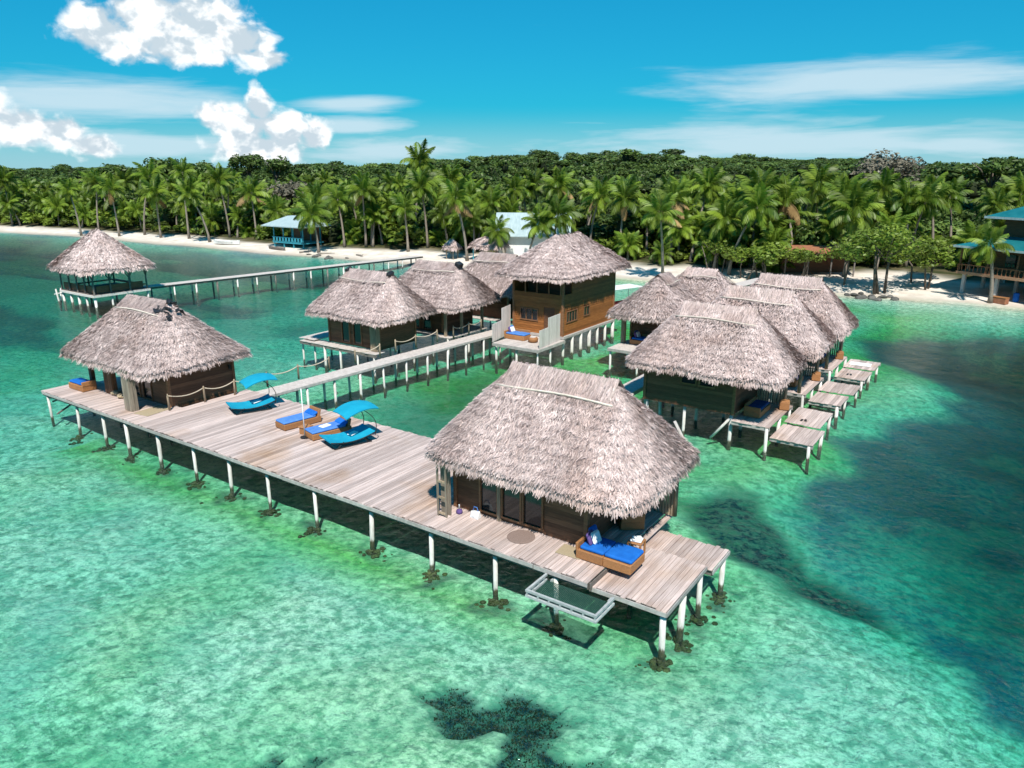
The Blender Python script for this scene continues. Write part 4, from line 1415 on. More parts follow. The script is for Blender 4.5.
# ---- canopy rockers on the deck
def sunbed(label, x, y, th, group='canopied sunbeds on the front deck'):
    t = thing('canopy_sunbed', label, 'sunbed', (x, y, DZ), th, group)
    Lb, Wb = 2.05, 1.22
    prof = []
    for k in range(15):
        u = k / 14
        prof.append(((u - .5) * Lb, .26 + .55 * (abs(u - .45)) ** 2.0 * 1.25))
    vs, fs = [], []
    for (px, pz) in prof:
        for (yy, dz) in ((-Wb / 2, 0), (-Wb / 4, -.015), (Wb / 4, -.015), (Wb / 2, 0)):
            vs.append((px, yy, pz + dz))
    nn = len(vs)
    for (px, pz) in prof:
        for (yy, dz) in ((-Wb / 2, 0), (-Wb / 4, -.015), (Wb / 4, -.015), (Wb / 2, 0)):
            vs.append((px, yy, pz + dz - .06))
    for i in range(14):
        for k in range(3):
            fs.append((i * 4 + k, (i + 1) * 4 + k, (i + 1) * 4 + k + 1, i * 4 + k + 1))
            fs.append((nn + i * 4 + k, nn + i * 4 + k + 1, nn + (i + 1) * 4 + k + 1, nn + (i + 1) * 4 + k))
        fs.append((i * 4, nn + i * 4, nn + (i + 1) * 4, (i + 1) * 4))
        fs.append((i * 4 + 3, (i + 1) * 4 + 3, nn + (i + 1) * 4 + 3, nn + i * 4 + 3))
    fs += [(0, 1, 2, 3, nn + 3, nn + 2, nn + 1, nn), tuple([14 * 4 + 3, 14 * 4 + 2, 14 * 4 + 1, 14 * 4, nn + 14 * 4, nn + 14 * 4 + 1, nn + 14 * 4 + 2, nn + 14 * 4 + 3])]
    obj('sling', MB().add(vs, fs), 'turquoise_cloth', t, smooth=False)
    for s in (-1, 1):
        obj('side_rail', MB().tube([(px, s * (Wb / 2 + .02), pz - .03) for (px, pz) in prof], .022, 6), 'black_metal', t, smooth=True)
        obj('foot_rail', MB().tube([(-.85, s * .56, .03), (.85, s * .56, .03)], .025, 6), 'black_metal', t)
        for px in (-.6, .6):
            obj('leg', MB().tube([(px * 1.2, s * .56, .03), (px * .75, s * .6, .29)], .022, 6), 'black_metal', t)
    for px in (-.85, .85):
        obj('cross_rail', MB().tube([(px, -.56, .03), (px, .56, .03)], .022, 6), 'black_metal', t)
    # bow-shaped mast from the head end
    arc = []
    for k in range(11):
        u = k / 10
        arc.append((1.02 - .12 * math.sin(u * math.pi) * -1 - .55 * u ** 2.6, 0, .30 + 1.25 * u))
    for s in (-1, 1):
        obj('mast', MB().tube([(a_[0], s * .60, a_[2]) for a_ in arc], .018, 6), 'black_metal', t, smooth=True)
    vs, fs = [], []
    nxs, nys = 9, 7
    for lay in (0, -.03):
        for i in range(nxs):
            for j in range(nys):
                u, v = i / (nxs - 1) * 2 - 1, j / (nys - 1) * 2 - 1
                vs.append((.46 + .76 * u, .72 * v * (1 - .04 * u * u), 1.62 - .17 * u * u - .07 * v * v + lay + .10 * u))
    for i in range(nxs - 1):
        for j in range(nys - 1):
            a_ = i * nys + j
            fs.append((a_, a_ + nys, a_ + nys + 1, a_ + 1))
            b_ = a_ + nxs * nys
            fs.append((b_, b_ + 1, b_ + nys + 1, b_ + nys))
    obj('canopy', MB().add(vs, fs), 'turquoise_cloth', t, smooth=True)
    obj('towel', MB().rbox((.28, .05, .335), (.42, .30, .04), .015, (0, R(-6), R(18))), 'towel', t)
    return t


sunbed('turquoise canopied sunbed beside the rope railing of the walkway', -30.25, 21.1, R(68))
sunbed('turquoise canopied sunbed next to the wicker chaise, over the inner lagoon edge', -23.0, 20.65, R(72))


def chaise(label, x, y, th, towel):
    t = thing('wicker_chaise', label, 'lounger', (x, y, DZ), th, 'wicker chaises on the front deck')
    obj('wicker_base', MB().rbox((0, 0, .16), (1.9, .84, .26), .02), 'wicker', t)
    for sx_ in (-1, 1):
        for sy_ in (-1, 1):
            obj('foot', MB().rbox((sx_ * .88, sy_ * .36, .016), (.08, .08, .03), .005), 'black_metal', t)
    b_ = obj('backrest', MB().rbox((.86, 0, .44), (.12, .84, .40), .02, (0, R(14), 0)), 'wicker', t)
    obj('cushion', MB().rbox((-.12, 0, .345), (1.64, .78, .11), .04), 'pale_blue_cushion', t)
    obj('head_cushion', MB().rbox((.66, 0, .43), (.34, .76, .14), .05, (0, R(-24), 0)), 'blue_cushion', t)
    if towel:
        obj('towel', MB().rbox((-.12, .04, .415), (.48, .32, .045), .015, (0, 0, R(12))), 'towel', t)
    return t


chaise('wicker chaise with a bare blue cushion beside the thin flag pole', -26.55, 20.95, R(80), False)
chaise('wicker chaise with a white towel on its blue cushion', -24.45, 20.85, R(76), True)
st2 = thing('side_table', 'low wicker side table between the two wicker chaises', 'table', (-25.35, 20.35, DZ), R(10))
obj('top', MB().rbox((0, 0, .33), (.48, .48, .05), .01), 'wicker', st2)
obj('body', MB().rbox((0, 0, .155), (.40, .40, .29), .01), 'wicker', st2)
fp = thing('flag_pole', 'thin bare white pole standing on the deck between the chaises', 'pole', (-24.95, 19.95, DZ))
obj('pole', MB().tube([(0, 0, .04), (0, 0, 2.25)], .022, 8), 'white_paint', fp, smooth=True)
obj('pole_base', MB().lathe([(.20, 0), (.20, .05), (.05, .08)], n=16), 'black_metal', fp)

# ---- hut 1 porch
daybed('wicker daybed with a blue cushion at the far end of the deck', -40.6, 18.15, DZ, math.pi, 1.5, .75, pillow=False, back=False)
for i, (x, y, c_) in enumerate(((-38.9, 18.75, 'white plump cushion on the far hut porch floor, beside the dark post'), (-38.0, 18.55, 'cream scatter cushion on the far hut porch floor, before the slat panel'), (-37.2, 18.45, 'cream scatter cushion on the far hut porch floor, by the door leaf'))):
    tag(obj('floor_cushion', MB().rbox((0, 0, .10), (.48, .42, .20), .09, (R(4), R(6), R(30 * i))), 'towel' if i == 0 else 'tan_mat', None, (x, y, DZ + .03)), c_, 'cushion')
tag(obj('floor_mat', MB().rbox((0, 0, .012), (1.0, 1.4, .022), .006), 'tan_mat', None, (-33.95, 18.2, DZ + .004), (0, 0, R(8))), 'sandy tan mat behind the slatted pillar of the far hut', 'mat')

# ---- other porches
daybed('blue cushioned daybed on the orange house deck', -28.85, 42.2, HZ - .30, 0, 1.7, .9, 'pale_blue_cushion', pillow=True)
pot = thing('basket_pot', 'round wicker pot on the orange house deck', 'pot', (-27.35, 41.9, HZ - .30))
obj('pot_body', MB().lathe([(.22, 0), (.34, .08), (.36, .25), (.28, .36), (.24, .37)], n=16), 'wicker', pot, smooth=True)
obj('pot_top', MB().lathe([(.23, .35), (.22, .385), (.05, .39)], n=16), 'whitewash', pot)
daybed('daybed with bright blue cushions in the small porch hut', -20.3, 44.7, 1.5, 0, 1.8, .85, 'blue_cushion', pillow=True)
for k, cy in enumerate((35.7, 42.1, 48.1)):
    nm = ('hut with the diagonal pile brace', 'middle hut of the row of three', 'row hut closest to the beach')[k]
    t = daybed('navy cushioned wicker daybed in the shade of the ' + nm, -9.95, cy - .1, 1.19, R(90), 1.7, .8, 'navy_cushion', pillow=False, group='shaded porch daybeds')
    ch = thing('wicker_stool', 'wicker cube stool on the porch edge of the ' + nm, 'stool', (-9.0, cy + 1.3, 1.19), R(12))
    obj('stool_body', MB().rbox((0, 0, .22), (.46, .46, .40), .02), 'wicker', ch)
    obj('stool_seat', MB().rbox((0, 0, .44), (.42, .42, .05), .015), 'wicker', ch)
tag(obj('bath_towel', MB().rbox((0, 0, .012), (1.25, .8, .02), .006), 'towel', None, (-7.85, 50.2, .815), (0, 0, R(4))), 'pale towel spread on the sun platform closest to the beach', 'towel')
for (x, y, l_) in ((-8.0, 36.9, 'dark flip-flops left on the sun platform of the hut with the diagonal brace'), (-8.0, 47.6, 'dark flip-flops left on the sun platform nearest the beach')):
    tag(obj('flip_flops', MB().rbox((-.08, 0, .015), (.11, .28, .03), .01).rbox((.09, .05, .015), (.11, .28, .03), .01, (0, 0, R(14))), 'black_sheet', None, (x, y, .815 if y < 40 else .715)), l_, 'shoes')

# ================================================================== coral at the foot of the piles
spots = [(x, 16.78) for x in PX[1:]] + [(-6.72, 17.0), (-6.72, 18.3), (-6.7, 19.75), (-6.55, 21.25)]
for i, (x, y) in enumerate(spots):
    g2 = np.random.default_rng(200 + i)
    q = MB()
    gz = ground_z(x, y)
    for k in range(34):
        th, rr = g2.uniform(0, 6.28), abs(g2.normal(0, .27))
        r_ = g2.uniform(.04, .11)
        c = (rr * math.cos(th) * 1.35, rr * math.sin(th), r_ * .3 + g2.uniform(0, .20) * max(0, 1 - rr * 2.4))
        q.lathe([(r_ * math.sqrt(max(0, 1 - z * z)) * g2.uniform(.6, 1.25) + .01, z * r_ * .75) for z in (-1, -.4, .3, .75, 1)], c, 6)
    o = obj('coral_clump', q, 'coral', None, (x, y, gz - .05), (0, 0, g2.uniform(0, 6)))
    tag(o, 'brown coral clump grown round the foot of a white deck pile', 'coral', 'coral clumps at the deck piles')

# leafy weed growing on the shallow bed before the deck
wv_, wt_ = [], []
gw = np.random.default_rng(44)
wx0, wy0 = gw.uniform(-14, -5, 60000), gw.uniform(7, 15, 60000)
_, wa = ground_fields(wx0, wy0)
wz0, _ = ground_fields(wx0, wy0)
kp = (wa['seagrass'] > .6)
wx0, wy0, wz0 = wx0[kp][:9000], wy0[kp][:9000], wz0[kp][:9000]
nW = len(wx0)
b0_ = np.stack([wx0, wy0, wz0 - .01], 1)
dd = gw.normal(0, .6, (nW, 3)); dd[:, 2] = np.abs(dd[:, 2]) + .35
dd /= np.linalg.norm(dd, axis=1)[:, None]
ss_ = np.cross(dd, gw.normal(0, 1, (nW, 3))); ss_ /= np.linalg.norm(ss_, axis=1)[:, None]
lw = gw.uniform(.03, .10, nW)[:, None]
md = b0_ + dd * lw * .55
tp = b0_ + dd * lw
QW = np.stack([b0_, md - ss_ * lw * .22, tp, md + ss_ * lw * .22], 1)
pmat('seaweed', (.020, .022, .011), (.070, .066, .030), (1, 1, 1), 2.5, 4, .8, 0, tint=True)
tag(obj('seaweed_bed', npmesh('seaweed_bed', QW.reshape(-1, 3), np.arange(nW * 4).reshape(nW, 4), {'tint': np.repeat(gw.uniform(.5, 1.5, nW), 4)}), 'seaweed'), 'dark brown seaweed patches on the shallow bed before the deck', 'seaweed', kind='stuff')

# ================================================================== pavilion at the end of the pier
gz_ = thing('thatched_pavilion', 'open-sided thatched pavilion on crossed posts at the end of the pier', 'pavilion', (-75.3, 37.3, 1.2))
thatch_roof(gz_, 4.0, 3.5, .5, 2.35, 5.75, blades=15000, fringe=3600, bl=.36, bw=.075, seed=61, cap=False, rc=.9)
obj('platform', MB().bx(-3.2, 3.2, -2.7, 2.7, -.12, 0), 'beam_wood', gz_)
obj('edge_rail', MB().bx(-3.2, 3.3, -2.85, -2.72, -.25, -.05).bx(3.22, 3.34, -2.8, 2.8, -.25, -.05), 'whitewash', gz_)
for (x, y) in [(-3.1, -2.6), (-1.5, -2.6), (0, -2.6), (1.5, -2.6), (3.1, -2.6), (3.1, -1.0), (3.1, .9), (3.1, 2.6), (-3.1, 2.6), (-3.1, 0), (0, 2.6)]:
    obj('post', MB().tube([(0, 0, -.02), (0, 0, 2.5)], [.085, .075], 7), 'beam_wood', gz_, (x, y, 0))
    for s in (-1, 1):
        if abs(y) > 2.5:
            obj('brace', MB().tube([(x, y, 1.2), (x + s * .7, y, 2.45)], .045, 6), 'beam_wood', gz_)
        else:
            obj('brace', MB().tube([(x, y, 1.2), (x, y + s * .7, 2.45)], .045, 6), 'beam_wood', gz_)
    pile(gz_, x, y, -.1, -4.2, r=.11)
obj('bench', MB().bx(-3.0, 3.0, 2.1, 2.55, .35, .45).bx(-3.0, -2.6, -2.2, 2.0, .35, .45).bx(-2.9, 2.9, -2.5, -2.45, .1, .75).bx(2.9, 2.96, -2.3, 2.3, .1, .75), 'dark_wood', gz_)
for (x0, y0, x1, y1) in ((-4.3, -2.9, -3.0, -2.2), (-4.6, .2, -3.2, .2)):
    obj('landing_beam', MB().tube([(x0, y0, -.6), (x1, y1, -.3)], .07, 6), 'whitewash', gz_)
for (x, y) in ((-4.2, -2.85), (-4.5, .2), (-3.7, -2.6)):
    pile(gz_, x, y, .1, -4.2, r=.10, lean=(.1, -.12))

pier = thing('pier', 'long grey plank pier on dark posts from the beach to the thatched pavilion', 'pier', (-73.6, 40.0, 0))
b0, b1 = Vector((-73.4, 40.0)), Vector((-68.2, 76.5))
pl = (b1 - b0).length
pth = math.atan2(b1.y - b0.y, b1.x - b0.x)
pf = obj('pier_frame', MB().box((pl / 2, .55, 0), (pl, .1, .2)).box((pl / 2, -.55, 0), (pl, .1, .2)), 'beam_wood', pier, (0, 0, 1.0), (0, 0, pth))
q = MB()
for i in range(int(pl / .22)):
    q.rbox(((i + .5) * .22, g1.uniform(-.03, .03), .13), (.205, 1.4, .05), .006)
tag(obj('planking', q, 'walk_wood', pf), kind='stuff')
for i in range(16):
    u = .8 + i * (pl - 2) / 15
    for off in (-.52, .52):
        c = Matrix.Rotation(pth, 2) @ Vector((u, off))
        pile(pier, c.x, c.y, 1.0, -4.0 if i < 12 else -1.0, r=.09, mat='pile_white' if (i % 3) else 'beam_wood')


# ================================================================== vegetation
def frond_mesh(name, droop, mat, seed, nl=27, dry=False):
    g = np.random.default_rng(seed)
    V, F_ = [], []
    n = 9
    pts = []
    ang, x, z = .20, 0.0, 0.0
    for i in range(n):
        pts.append(np.array([x, 0, z]))
        x += math.cos(ang) / (n - 1)
        z += math.sin(ang) / (n - 1)
        ang -= droop / (n - 1) * (0.5 + 1.0 * i / n)
    pts = np.array(pts)

    def at(u):
        k = u * (n - 1)
        i = min(int(k), n - 2)
        return pts[i] + (pts[i + 1] - pts[i]) * (k - i), (pts[i + 1] - pts[i]) * (n - 1)
    for i in range(n - 1):                          # midrib
        w0, w1 = .014 * (1 - .8 * i / n), .014 * (1 - .8 * (i + 1) / n)
        b = len(V)
        V += [pts[i] + (0, -w0, 0), pts[i] + (0, w0, 0), pts[i + 1] + (0, w1, 0), pts[i + 1] + (0, -w1, 0)]
        F_.append((b, b + 1, b + 2, b + 3))
    for i in range(nl):
        u = .12 + .87 * i / (nl - 1)
        p, d = at(u)
        d = d / np.linalg.norm(d)
        ln = .33 * (math.sin(math.pi * min(1, .22 + u * .80)) ** .7) * g.uniform(.85, 1.1) + .03
        for s in (-1, 1):
            o = d * .62 + np.array([0, s, 0]) * .85 + np.array([0, 0, -1]) * (.65 + .6 * g.random() + (.4 if dry else 0))
            o /= np.linalg.norm(o)
            wv = d * .034
            mid = p + o * ln * .5 + np.array([0, 0, .02])
            tip = p + o * ln + np.array([0, 0, -.12 * ln])
            b = len(V)
            V += [p - wv * .5, mid - wv * .8, tip, mid + wv * .8]
            F_.append((b, b + 1, b + 2, b + 3))
    me = npmesh(name, np.array(V), np.array(F_))
    me.materials.append(M[mat])
    return me


FR = {}
for i in range(3):
    FR['up%d' % i] = frond_mesh('frond', 1.15 + .25 * i, 'frond', 300 + i)
    FR['mid%d' % i] = frond_mesh('frond', 1.8 + .25 * i, 'frond', 310 + i)
    FR['low%d' % i] = frond_mesh('frond', 1.7 + .2 * i, 'frond', 320 + i)
    FR['dry%d' % i] = frond_mesh('frond', 1.3, 'frond_dry', 330 + i, dry=True)


def crown_layout(g, nf, dry):
    out_ = []
    for k in range(nf):
        u = k / (nf - 1)
        azm = k * 2.39996 + g.uniform(-.25, .25)
        elv = R(78 - 112 * u ** .9 + g.uniform(-8, 8))
        kind = 'up' if u < .35 else ('mid' if u < .75 else 'low')
        if k >= nf - dry:
            kind, elv = 'dry', R(-30 + g.uniform(-20, 12))
        out_.append((azm, elv, kind + str(int(g.integers(0, 3))), g.uniform(.85, 1.12)))
    return out_


def palm(x, y, h, label, fl=3.1, nf=18, seed=0, lean=None, dry=2, detail=True, group='coconut palms behind the beach', name='coconut_palm'):
    g = np.random.default_rng(seed)
    z = ground_z(x, y)
    t = thing(name, label, 'palm', (x, y, z - .1), 0, group)
    if lean is None:
        lean = (g.normal(0, 1.0) * min(1, h / 7), g.normal(0, 1.0) * min(1, h / 7))
    pts, rr = [], []
    for k in range(7):
        u = k / 6
        pts.append((lean[0] * u ** 1.7, lean[1] * u ** 1.7, h * u))
        rr.append(.20 - .10 * u + (.08 if k == 0 else 0))
    obj('trunk', MB().tube(pts, rr, 8), 'palm_trunk', t, smooth=True)
    top = (lean[0], lean[1], h)
    lay = crown_layout(g, nf, dry)
    if detail:
        for (azm, elv, kd, sc_) in lay:
            o = obj('frond', FR[kd], None, t, top)
            o.rotation_euler = Euler((g.uniform(-.3, .3), -elv, azm))
            o.scale = (fl * sc_,) * 3
    else:
        key = ('far', seed % 4)
        if key not in FR:
            Vs, Fs, b = [], [], 0
            for (azm, elv, kd, sc_) in lay:
                me = FR[kd]
                co = np.empty(len(me.vertices) * 3, np.float32)
                me.vertices.foreach_get('co', co)
                rm = np.array((Matrix.Rotation(azm, 3, 'Z') @ Matrix.Rotation(-elv, 3, 'Y')).to_3x3())
                co = co.reshape(-1, 3) @ rm.T * sc_
                fi = np.array([p_.vertices[:] for p_ in me.polygons]) + b
                Vs.append(co)
                Fs.append(fi)
                b += len(co)
            FR[key] = npmesh('crown', np.concatenate(Vs), np.concatenate(Fs))
            FR[key].materials.append(M['frond'])
        o = obj('crown', FR[key], None, t, top, (0, 0, g.uniform(0, 6)))
        o.scale = (fl,) * 3
    return t


# (x, y, crown height, frond length, words)
PALMS = [
    (-177.3, 72.3, 5.0, 3.4, 'short squat palm leaning over the far end of the beach', 1), (-180.4, 72.1, 10, 3.6, 'tall palm at the very end of the far beach', 2),
    (-149.1, 71.0, 9.2, 3.4, 'slim palm on the far beach, before the wooded hill', 1), (-150.2, 74.9, 9.8, 3.6, 'full crowned palm on the far beach before the wooded hill', 2),
    (-140.3, 73.6, 9.3, 3.4, 'bare-trunked palm with browning fronds behind the thatched pavilion', 4), (-136.7, 76.5, 11.2, 3.6, 'tall palm behind the thatched pavilion roof', 1),
    (-130.0, 75.7, 8.5, 3.5, 'mid-height palm behind the thatched pavilion', 2), (-123.1, 76.9, 12.0, 3.6, 'very tall palm above the beach between pavilion and white boat', 1),
    (-116.0, 76.2, 8.7, 3.6, 'palm with a straight pale trunk near the white beached boat', 1), (-116.9, 80.9, 10.2, 3.4, 'palm rising behind the white beached boat', 1),
    (-111.7, 82.6, 8.2, 3.6, 'spreading palm beside the blue and white beach pavilion', 3), (-88.6, 76.3, 6.0, 3.9, 'bright spreading palm right beside the blue and white beach pavilion', 1),
    (-88.2, 81.2, 7.6, 3.4, 'palm close behind the bright spreading pavilion palm', 1), (-84.8, 82.5, 9.3, 3.5, 'slender twin palm near the pier root', 2), (-83.8, 85.0, 7.3, 3.4, 'low palm behind the pier root', 1),
    (-80.0, 88.6, 12.9, 3.6, 'tallest dark palm of the grove behind the pier root', 1), (-75.3, 86.0, 9.6, 3.5, 'leaning palm in the grove behind the pier root', 1), (-76.1, 82.5, 6.6, 3.6, 'low arching palm by the pier root', 1),
    (-63.5, 80.6, 8.9, 3.3, 'palm with a brown dry skirt of fronds over the left row of huts', 7), (-73.4, 90.7, 10.0, 3.6, 'palm high in the grove behind the left row of huts', 1), (-64.5, 89.3, 7.0, 3.5, 'palm beside the pale-roofed cottage gable', 1),
    (-60.1, 96.0, 9.3, 3.9, 'wide star-shaped palm right behind the pale-roofed cottage', 4), (-54.2, 81.5, 5.6, 3.5, 'short palm in front of the pale-roofed cottage', 1), (-51.6, 83.2, 6.4, 3.5, 'palm covering the right part of the pale-roofed cottage', 1), (-57.6, 81.2, 4.6, 3.1, 'low palm beside the small thatched shelter of the cottage', 1), (-51.4, 93.0, 8.4, 3.7, 'palm with dry lower fronds behind the two-storey house roof', 4),
    (-45.9, 91.5, 8.2, 3.6, 'palm rising above the right end of the two-storey roof', 2), (-35.6, 82.5, 7.9, 3.7, 'palm with a clean upright trunk between house and small porch hut', 2), (-38.8, 92.2, 8.3, 3.3, 'palm with a dried brown crown above the small porch hut', 9),
    (-31.4, 88.1, 6.5, 3.4, 'low palm above the small porch hut ridge', 1), (-29.2, 87.0, 8.6, 3.6, 'palm with a pale straight trunk behind the narrow back dock', 1), (-36.4, 93.9, 9.8, 3.6, 'tall palm in the grove above the small porch hut', 1),
    (-28.4, 92.4, 9.5, 3.6, 'feathery palm between back dock and rust-roofed shed', 2), (-25.8, 100.3, 10.2, 3.8, 'tall full palm behind the rust-roofed shed', 1), (-24.2, 95.3, 8.0, 3.6, 'palm with brown hanging fronds over the rust-roofed shed', 6),
    (-19.3, 96.6, 8.7, 3.8, 'bright green palm right behind the rust-roofed shed', 1), (-17.2, 91.1, 7.6, 3.6, 'leaning bright palm beside the mangrove tree', 1), (-28.1, 98.7, 8.3, 3.5, 'palm deep in the grove behind the rust-roofed shed', 2),
    (-12.4, 102.5, 8.2, 3.5, 'palm between the mangrove tree and the teal house', 1), (-10.2, 106.3, 9.0, 3.6, 'palm standing close to the teal house wall', 1), (-2.6, 85.2, 5.8, 2.5, 'small palm right in front of the teal-roofed house', 0), (-15.4, 107.5, 9.6, 3.6, 'palm deep behind the mangrove tree', 1)]
for i, (x, y, h, fl, lab, dry) in enumerate(PALMS):
    palm(x, y, h - (.5 if h > 8 else .2), lab, fl * (random.uniform(.80, 1.02) if fl > 3 else 1), random.randint(17, 24) if fl > 3 else 13, 400 + i, dry=int(dry * .7))
g3 = np.random.default_rng(77)
cnt = 0


def grove_label(x, lead='coconut palm massed in the grove '):
    for lim, w in ((-165, 'at the far end of the beach'), (-140, 'behind the far beach sand'), (-118, 'behind the beach beyond the thatched pavilion'), (-104, 'behind the white beached boat'), (-88, 'behind the blue and white pavilion'),
                   (-72, 'behind the pier root'), (-58, 'behind the left row of huts'), (-44, 'behind the pale-roofed cottage'), (-34, 'behind the two-storey house roof'), (-26, 'behind the back dock'), (-15, 'behind the rust-roofed shed'), (99, 'beside the teal-roofed house')):
        if x < lim:
            return lead + w


while cnt < 190:
    x = g3.uniform(-195, 4)
    y = float(shore_y(x)) + g3.uniform(11, 34)
    if x > -14 and y < 98:
        continue
    if -62 < x < -44 and y < 98:
        continue
    if -104 < x < -90 and y < 84:
        continue
    palm(x, y, g3.uniform(2.6, 8.2) + .05 * (y - float(shore_y(x)) - 10), grove_label(x), g3.uniform(2.3, 3.6), 20, 1000 + cnt, dry=0, detail=False, group='palms massed in the grove')
    cnt += 1

for k in range(46):
    x = g3.uniform(-190, -14)
    y = float(shore_y(x)) + g3.uniform(9, 15)
    if (-62 < x < -44 and y < 96) or (-104 < x < -90):
        continue
    palm(x, y, g3.uniform(.5, 2.6), grove_label(x, 'young low palm sprouting '), g3.uniform(1.9, 2.9), 14, 2000 + k, dry=0, detail=False, lean=(0, 0), group='young palms under the grove', name='young_palm')

k = 0
while k < 75:                       # shorter palms filling the front of the grove
    x = g3.uniform(-195, -13)
    y = float(shore_y(x)) + g3.uniform(8.5, 15)
    if (-64 < x < -46 and y < 97) or -104 < x < -88 or (x > -24 and y < 95):
        k += 1
        continue
    palm(x, y, g3.uniform(2.6, 5.8), grove_label(x, 'half-grown palm among the front trunks '), g3.uniform(2.5, 3.4), 18, 3000 + k, dry=0, detail=False, group='half-grown palms at the front of the grove')
    k += 1


def crown_cloud(g, nb, nl, size, spread=(1, 1, .75), flat=0.0):
    """leaf faces on a heap of round clumps inside a unit crown; returns quads and tints"""
    Q, T = [], []
    for b in range(nb):
        v = g.normal(0, 1, 3)
        v /= np.linalg.norm(v)
        if v[2] < -.35:
            v[2] *= -.6
        c = v * g.uniform(.35, .72)
        r = g.uniform(.26, .44)
        n_ = nl
        d = g.normal(0, 1, (n_, 3))
        d /= np.linalg.norm(d, axis=1)[:, None]
        P = c + d * (r * g.uniform(.7, 1.08, n_))[:, None]
        nrm = d + g.normal(0, .55, (n_, 3))
        nrm /= np.linalg.norm(nrm, axis=1)[:, None]
        a = np.cross(nrm, g.normal(0, 1, (n_, 3)))
        a /= np.linalg.norm(a, axis=1)[:, None] + 1e-9
        bb = np.cross(nrm, a)
        s = (size * g.uniform(.6, 1.4, n_))[:, None]
        Q.append(np.stack([P - a * s, P - bb * s * .55, P + a * s, P + bb * s * .55], 1))
        T.append(np.full(n_, g.uniform(.72, 1.3)) * g.uniform(.75, 1.25, n_))
    Q = np.concatenate(Q) * np.array(spread)
    return Q, np.concatenate(T)


ICO_V, ICO_F = [], []
ph = (1 + 5 ** .5) / 2
for s1 in (-1, 1):
    for s2 in (-1, 1):
        ICO_V += [(0, s1, s2 * ph), (s1, s2 * ph, 0), (s2 * ph, 0, s1)]
ICO_V = np.array(ICO_V) / math.hypot(1, ph)


def broadleaf(name, label, x, y, h, rx, rz_, mat='leaf', seed=0, nb=16, nl=150, size=.085, group=None, cat='tree', trunk_r=.3, stems=1, trunk_frac=.5, sink=.1):
    g = np.random.default_rng(seed)
    z = ground_z(x, y)
    t = thing(name, label, cat, (x, y, z - sink), 0, group)
    Q, T = crown_cloud(g, nb, nl, size)
    Q = Q * np.array([rx, rx, rz_]) + np.array([0, 0, h - rz_])
    n = len(Q)
    obj('crown', npmesh('crown', Q.reshape(-1, 3), np.arange(n * 4).reshape(n, 4), {'tint': np.repeat(T, 4)}), mat, t)
    q = MB()
    for k in range(stems):
        ox, oy = (0, 0) if stems == 1 else (g.normal(0, .8), g.normal(0, .5))
        q.tube([(ox, oy, -.1), (ox * 1.3 + g.normal(0, .2), oy * 1.2, (h - rz_) * .6), (ox * 1.8 + g.normal(0, .3), oy * 1.4, h - rz_ * .8)], [trunk_r, trunk_r * .75, trunk_r * .35], 7)
    nlimb = 5
    for k in range(nlimb):
        th = k * 2 * math.pi / nlimb + g.uniform(-.4, .4)
        q.tube([(0, 0, (h - rz_) * .75), (math.cos(th) * rx * .35, math.sin(th) * rx * .35, h - rz_ * .9), (math.cos(th) * rx * .65, math.sin(th) * rx * .65, h - rz_ * .6)], [trunk_r * .5, trunk_r * .3, trunk_r * .1], 5)
    obj('trunk', q, 'tree_trunk', t, smooth=True)
    return t


# trees one can pick out
broadleaf('mangrove_tree', 'loose light green mangrove tree rooted on the rocks at the beach edge', -12.2, 84.6, 8.6, 4.9, 3.9, 'leaf_light', 501, 26, 95, .050, trunk_r=.16, stems=3)
broadleaf('shore_tree', 'bright small-leaved tree beside the mangrove tree', -8.4, 88.5, 5.6, 2.6, 2.2, 'leaf_light', 502, 12, 120, .09, trunk_r=.12, stems=2)
broadleaf('shore_tree', 'round green tree on the sand in front of the rust-roofed shed', -24.2, 86.2, 5.2, 3.4, 2.4, 'leaf_light', 503, 14, 130, .08, trunk_r=.12, stems=3)
broadleaf('shore_tree', 'loose tree at the corner of the rust-roofed shed by the mangrove', -16.4, 87.0, 6.2, 2.8, 2.8, 'leaf_light', 506, 18, 90, .07, trunk_r=.12, stems=2)
broadleaf('shore_tree', 'small thin tree on the sand between back dock and shed', -27.8, 86.0, 4.4, 2.6, 2.0, 'leaf_light', 507, 14, 90, .08, trunk_r=.10, stems=3)
broadleaf('shore_tree', 'thin tree with pale stems right beside the back dock', -31.0, 87.2, 5.0, 2.4, 2.2, 'leaf_light', 508, 14, 80, .08, trunk_r=.10, stems=3)
broadleaf('shore_tree', 'yellow-green bushy tree between the mangrove and the teal house', -9.0, 92.5, 6.0, 3.0, 2.9, 'leaf_light', 509, 18, 100, .07, trunk_r=.12, stems=2)
broadleaf('shore_tree', 'leafy tree close before the middle of the rust-roofed shed', -20.9, 88.0, 4.6, 2.6, 2.1, 'leaf_light', 510, 16, 90, .075, trunk_r=.10, stems=2)
broadleaf('grey_tree', 'big half-bare greyish tree standing above the palms near the teal house', -19.5, 122, 15.0, 5.6, 5.0, 'leaf_grey', 504, 22, 170, .055, trunk_r=.35)
broadleaf('shore_tree', 'grey-green thin tree behind the blue and white beach pavilion', -113, 92, 10.5, 4.8, 4.2, 'leaf_grey', 505, 18, 120, .07, trunk_r=.3)
SK = [(-207, 97, 19.5, 6.0, 4.2), (-196, 104, 21.5, 5.2, 3.6), (-186, 112, 23.5, 6.2, 4.6), (-172, 112, 23, 6.5, 4.8), (-163, 120, 24, 5.0, 3.4), (-150, 118, 22.5, 4.6, 3.0), (-138, 122, 21.6, 5.6, 3.8), (-124, 126, 19.5, 5.4, 4.0), (-116, 135, 20, 4.2, 2.8), (-105, 138, 19.2, 5.0, 3.4)]
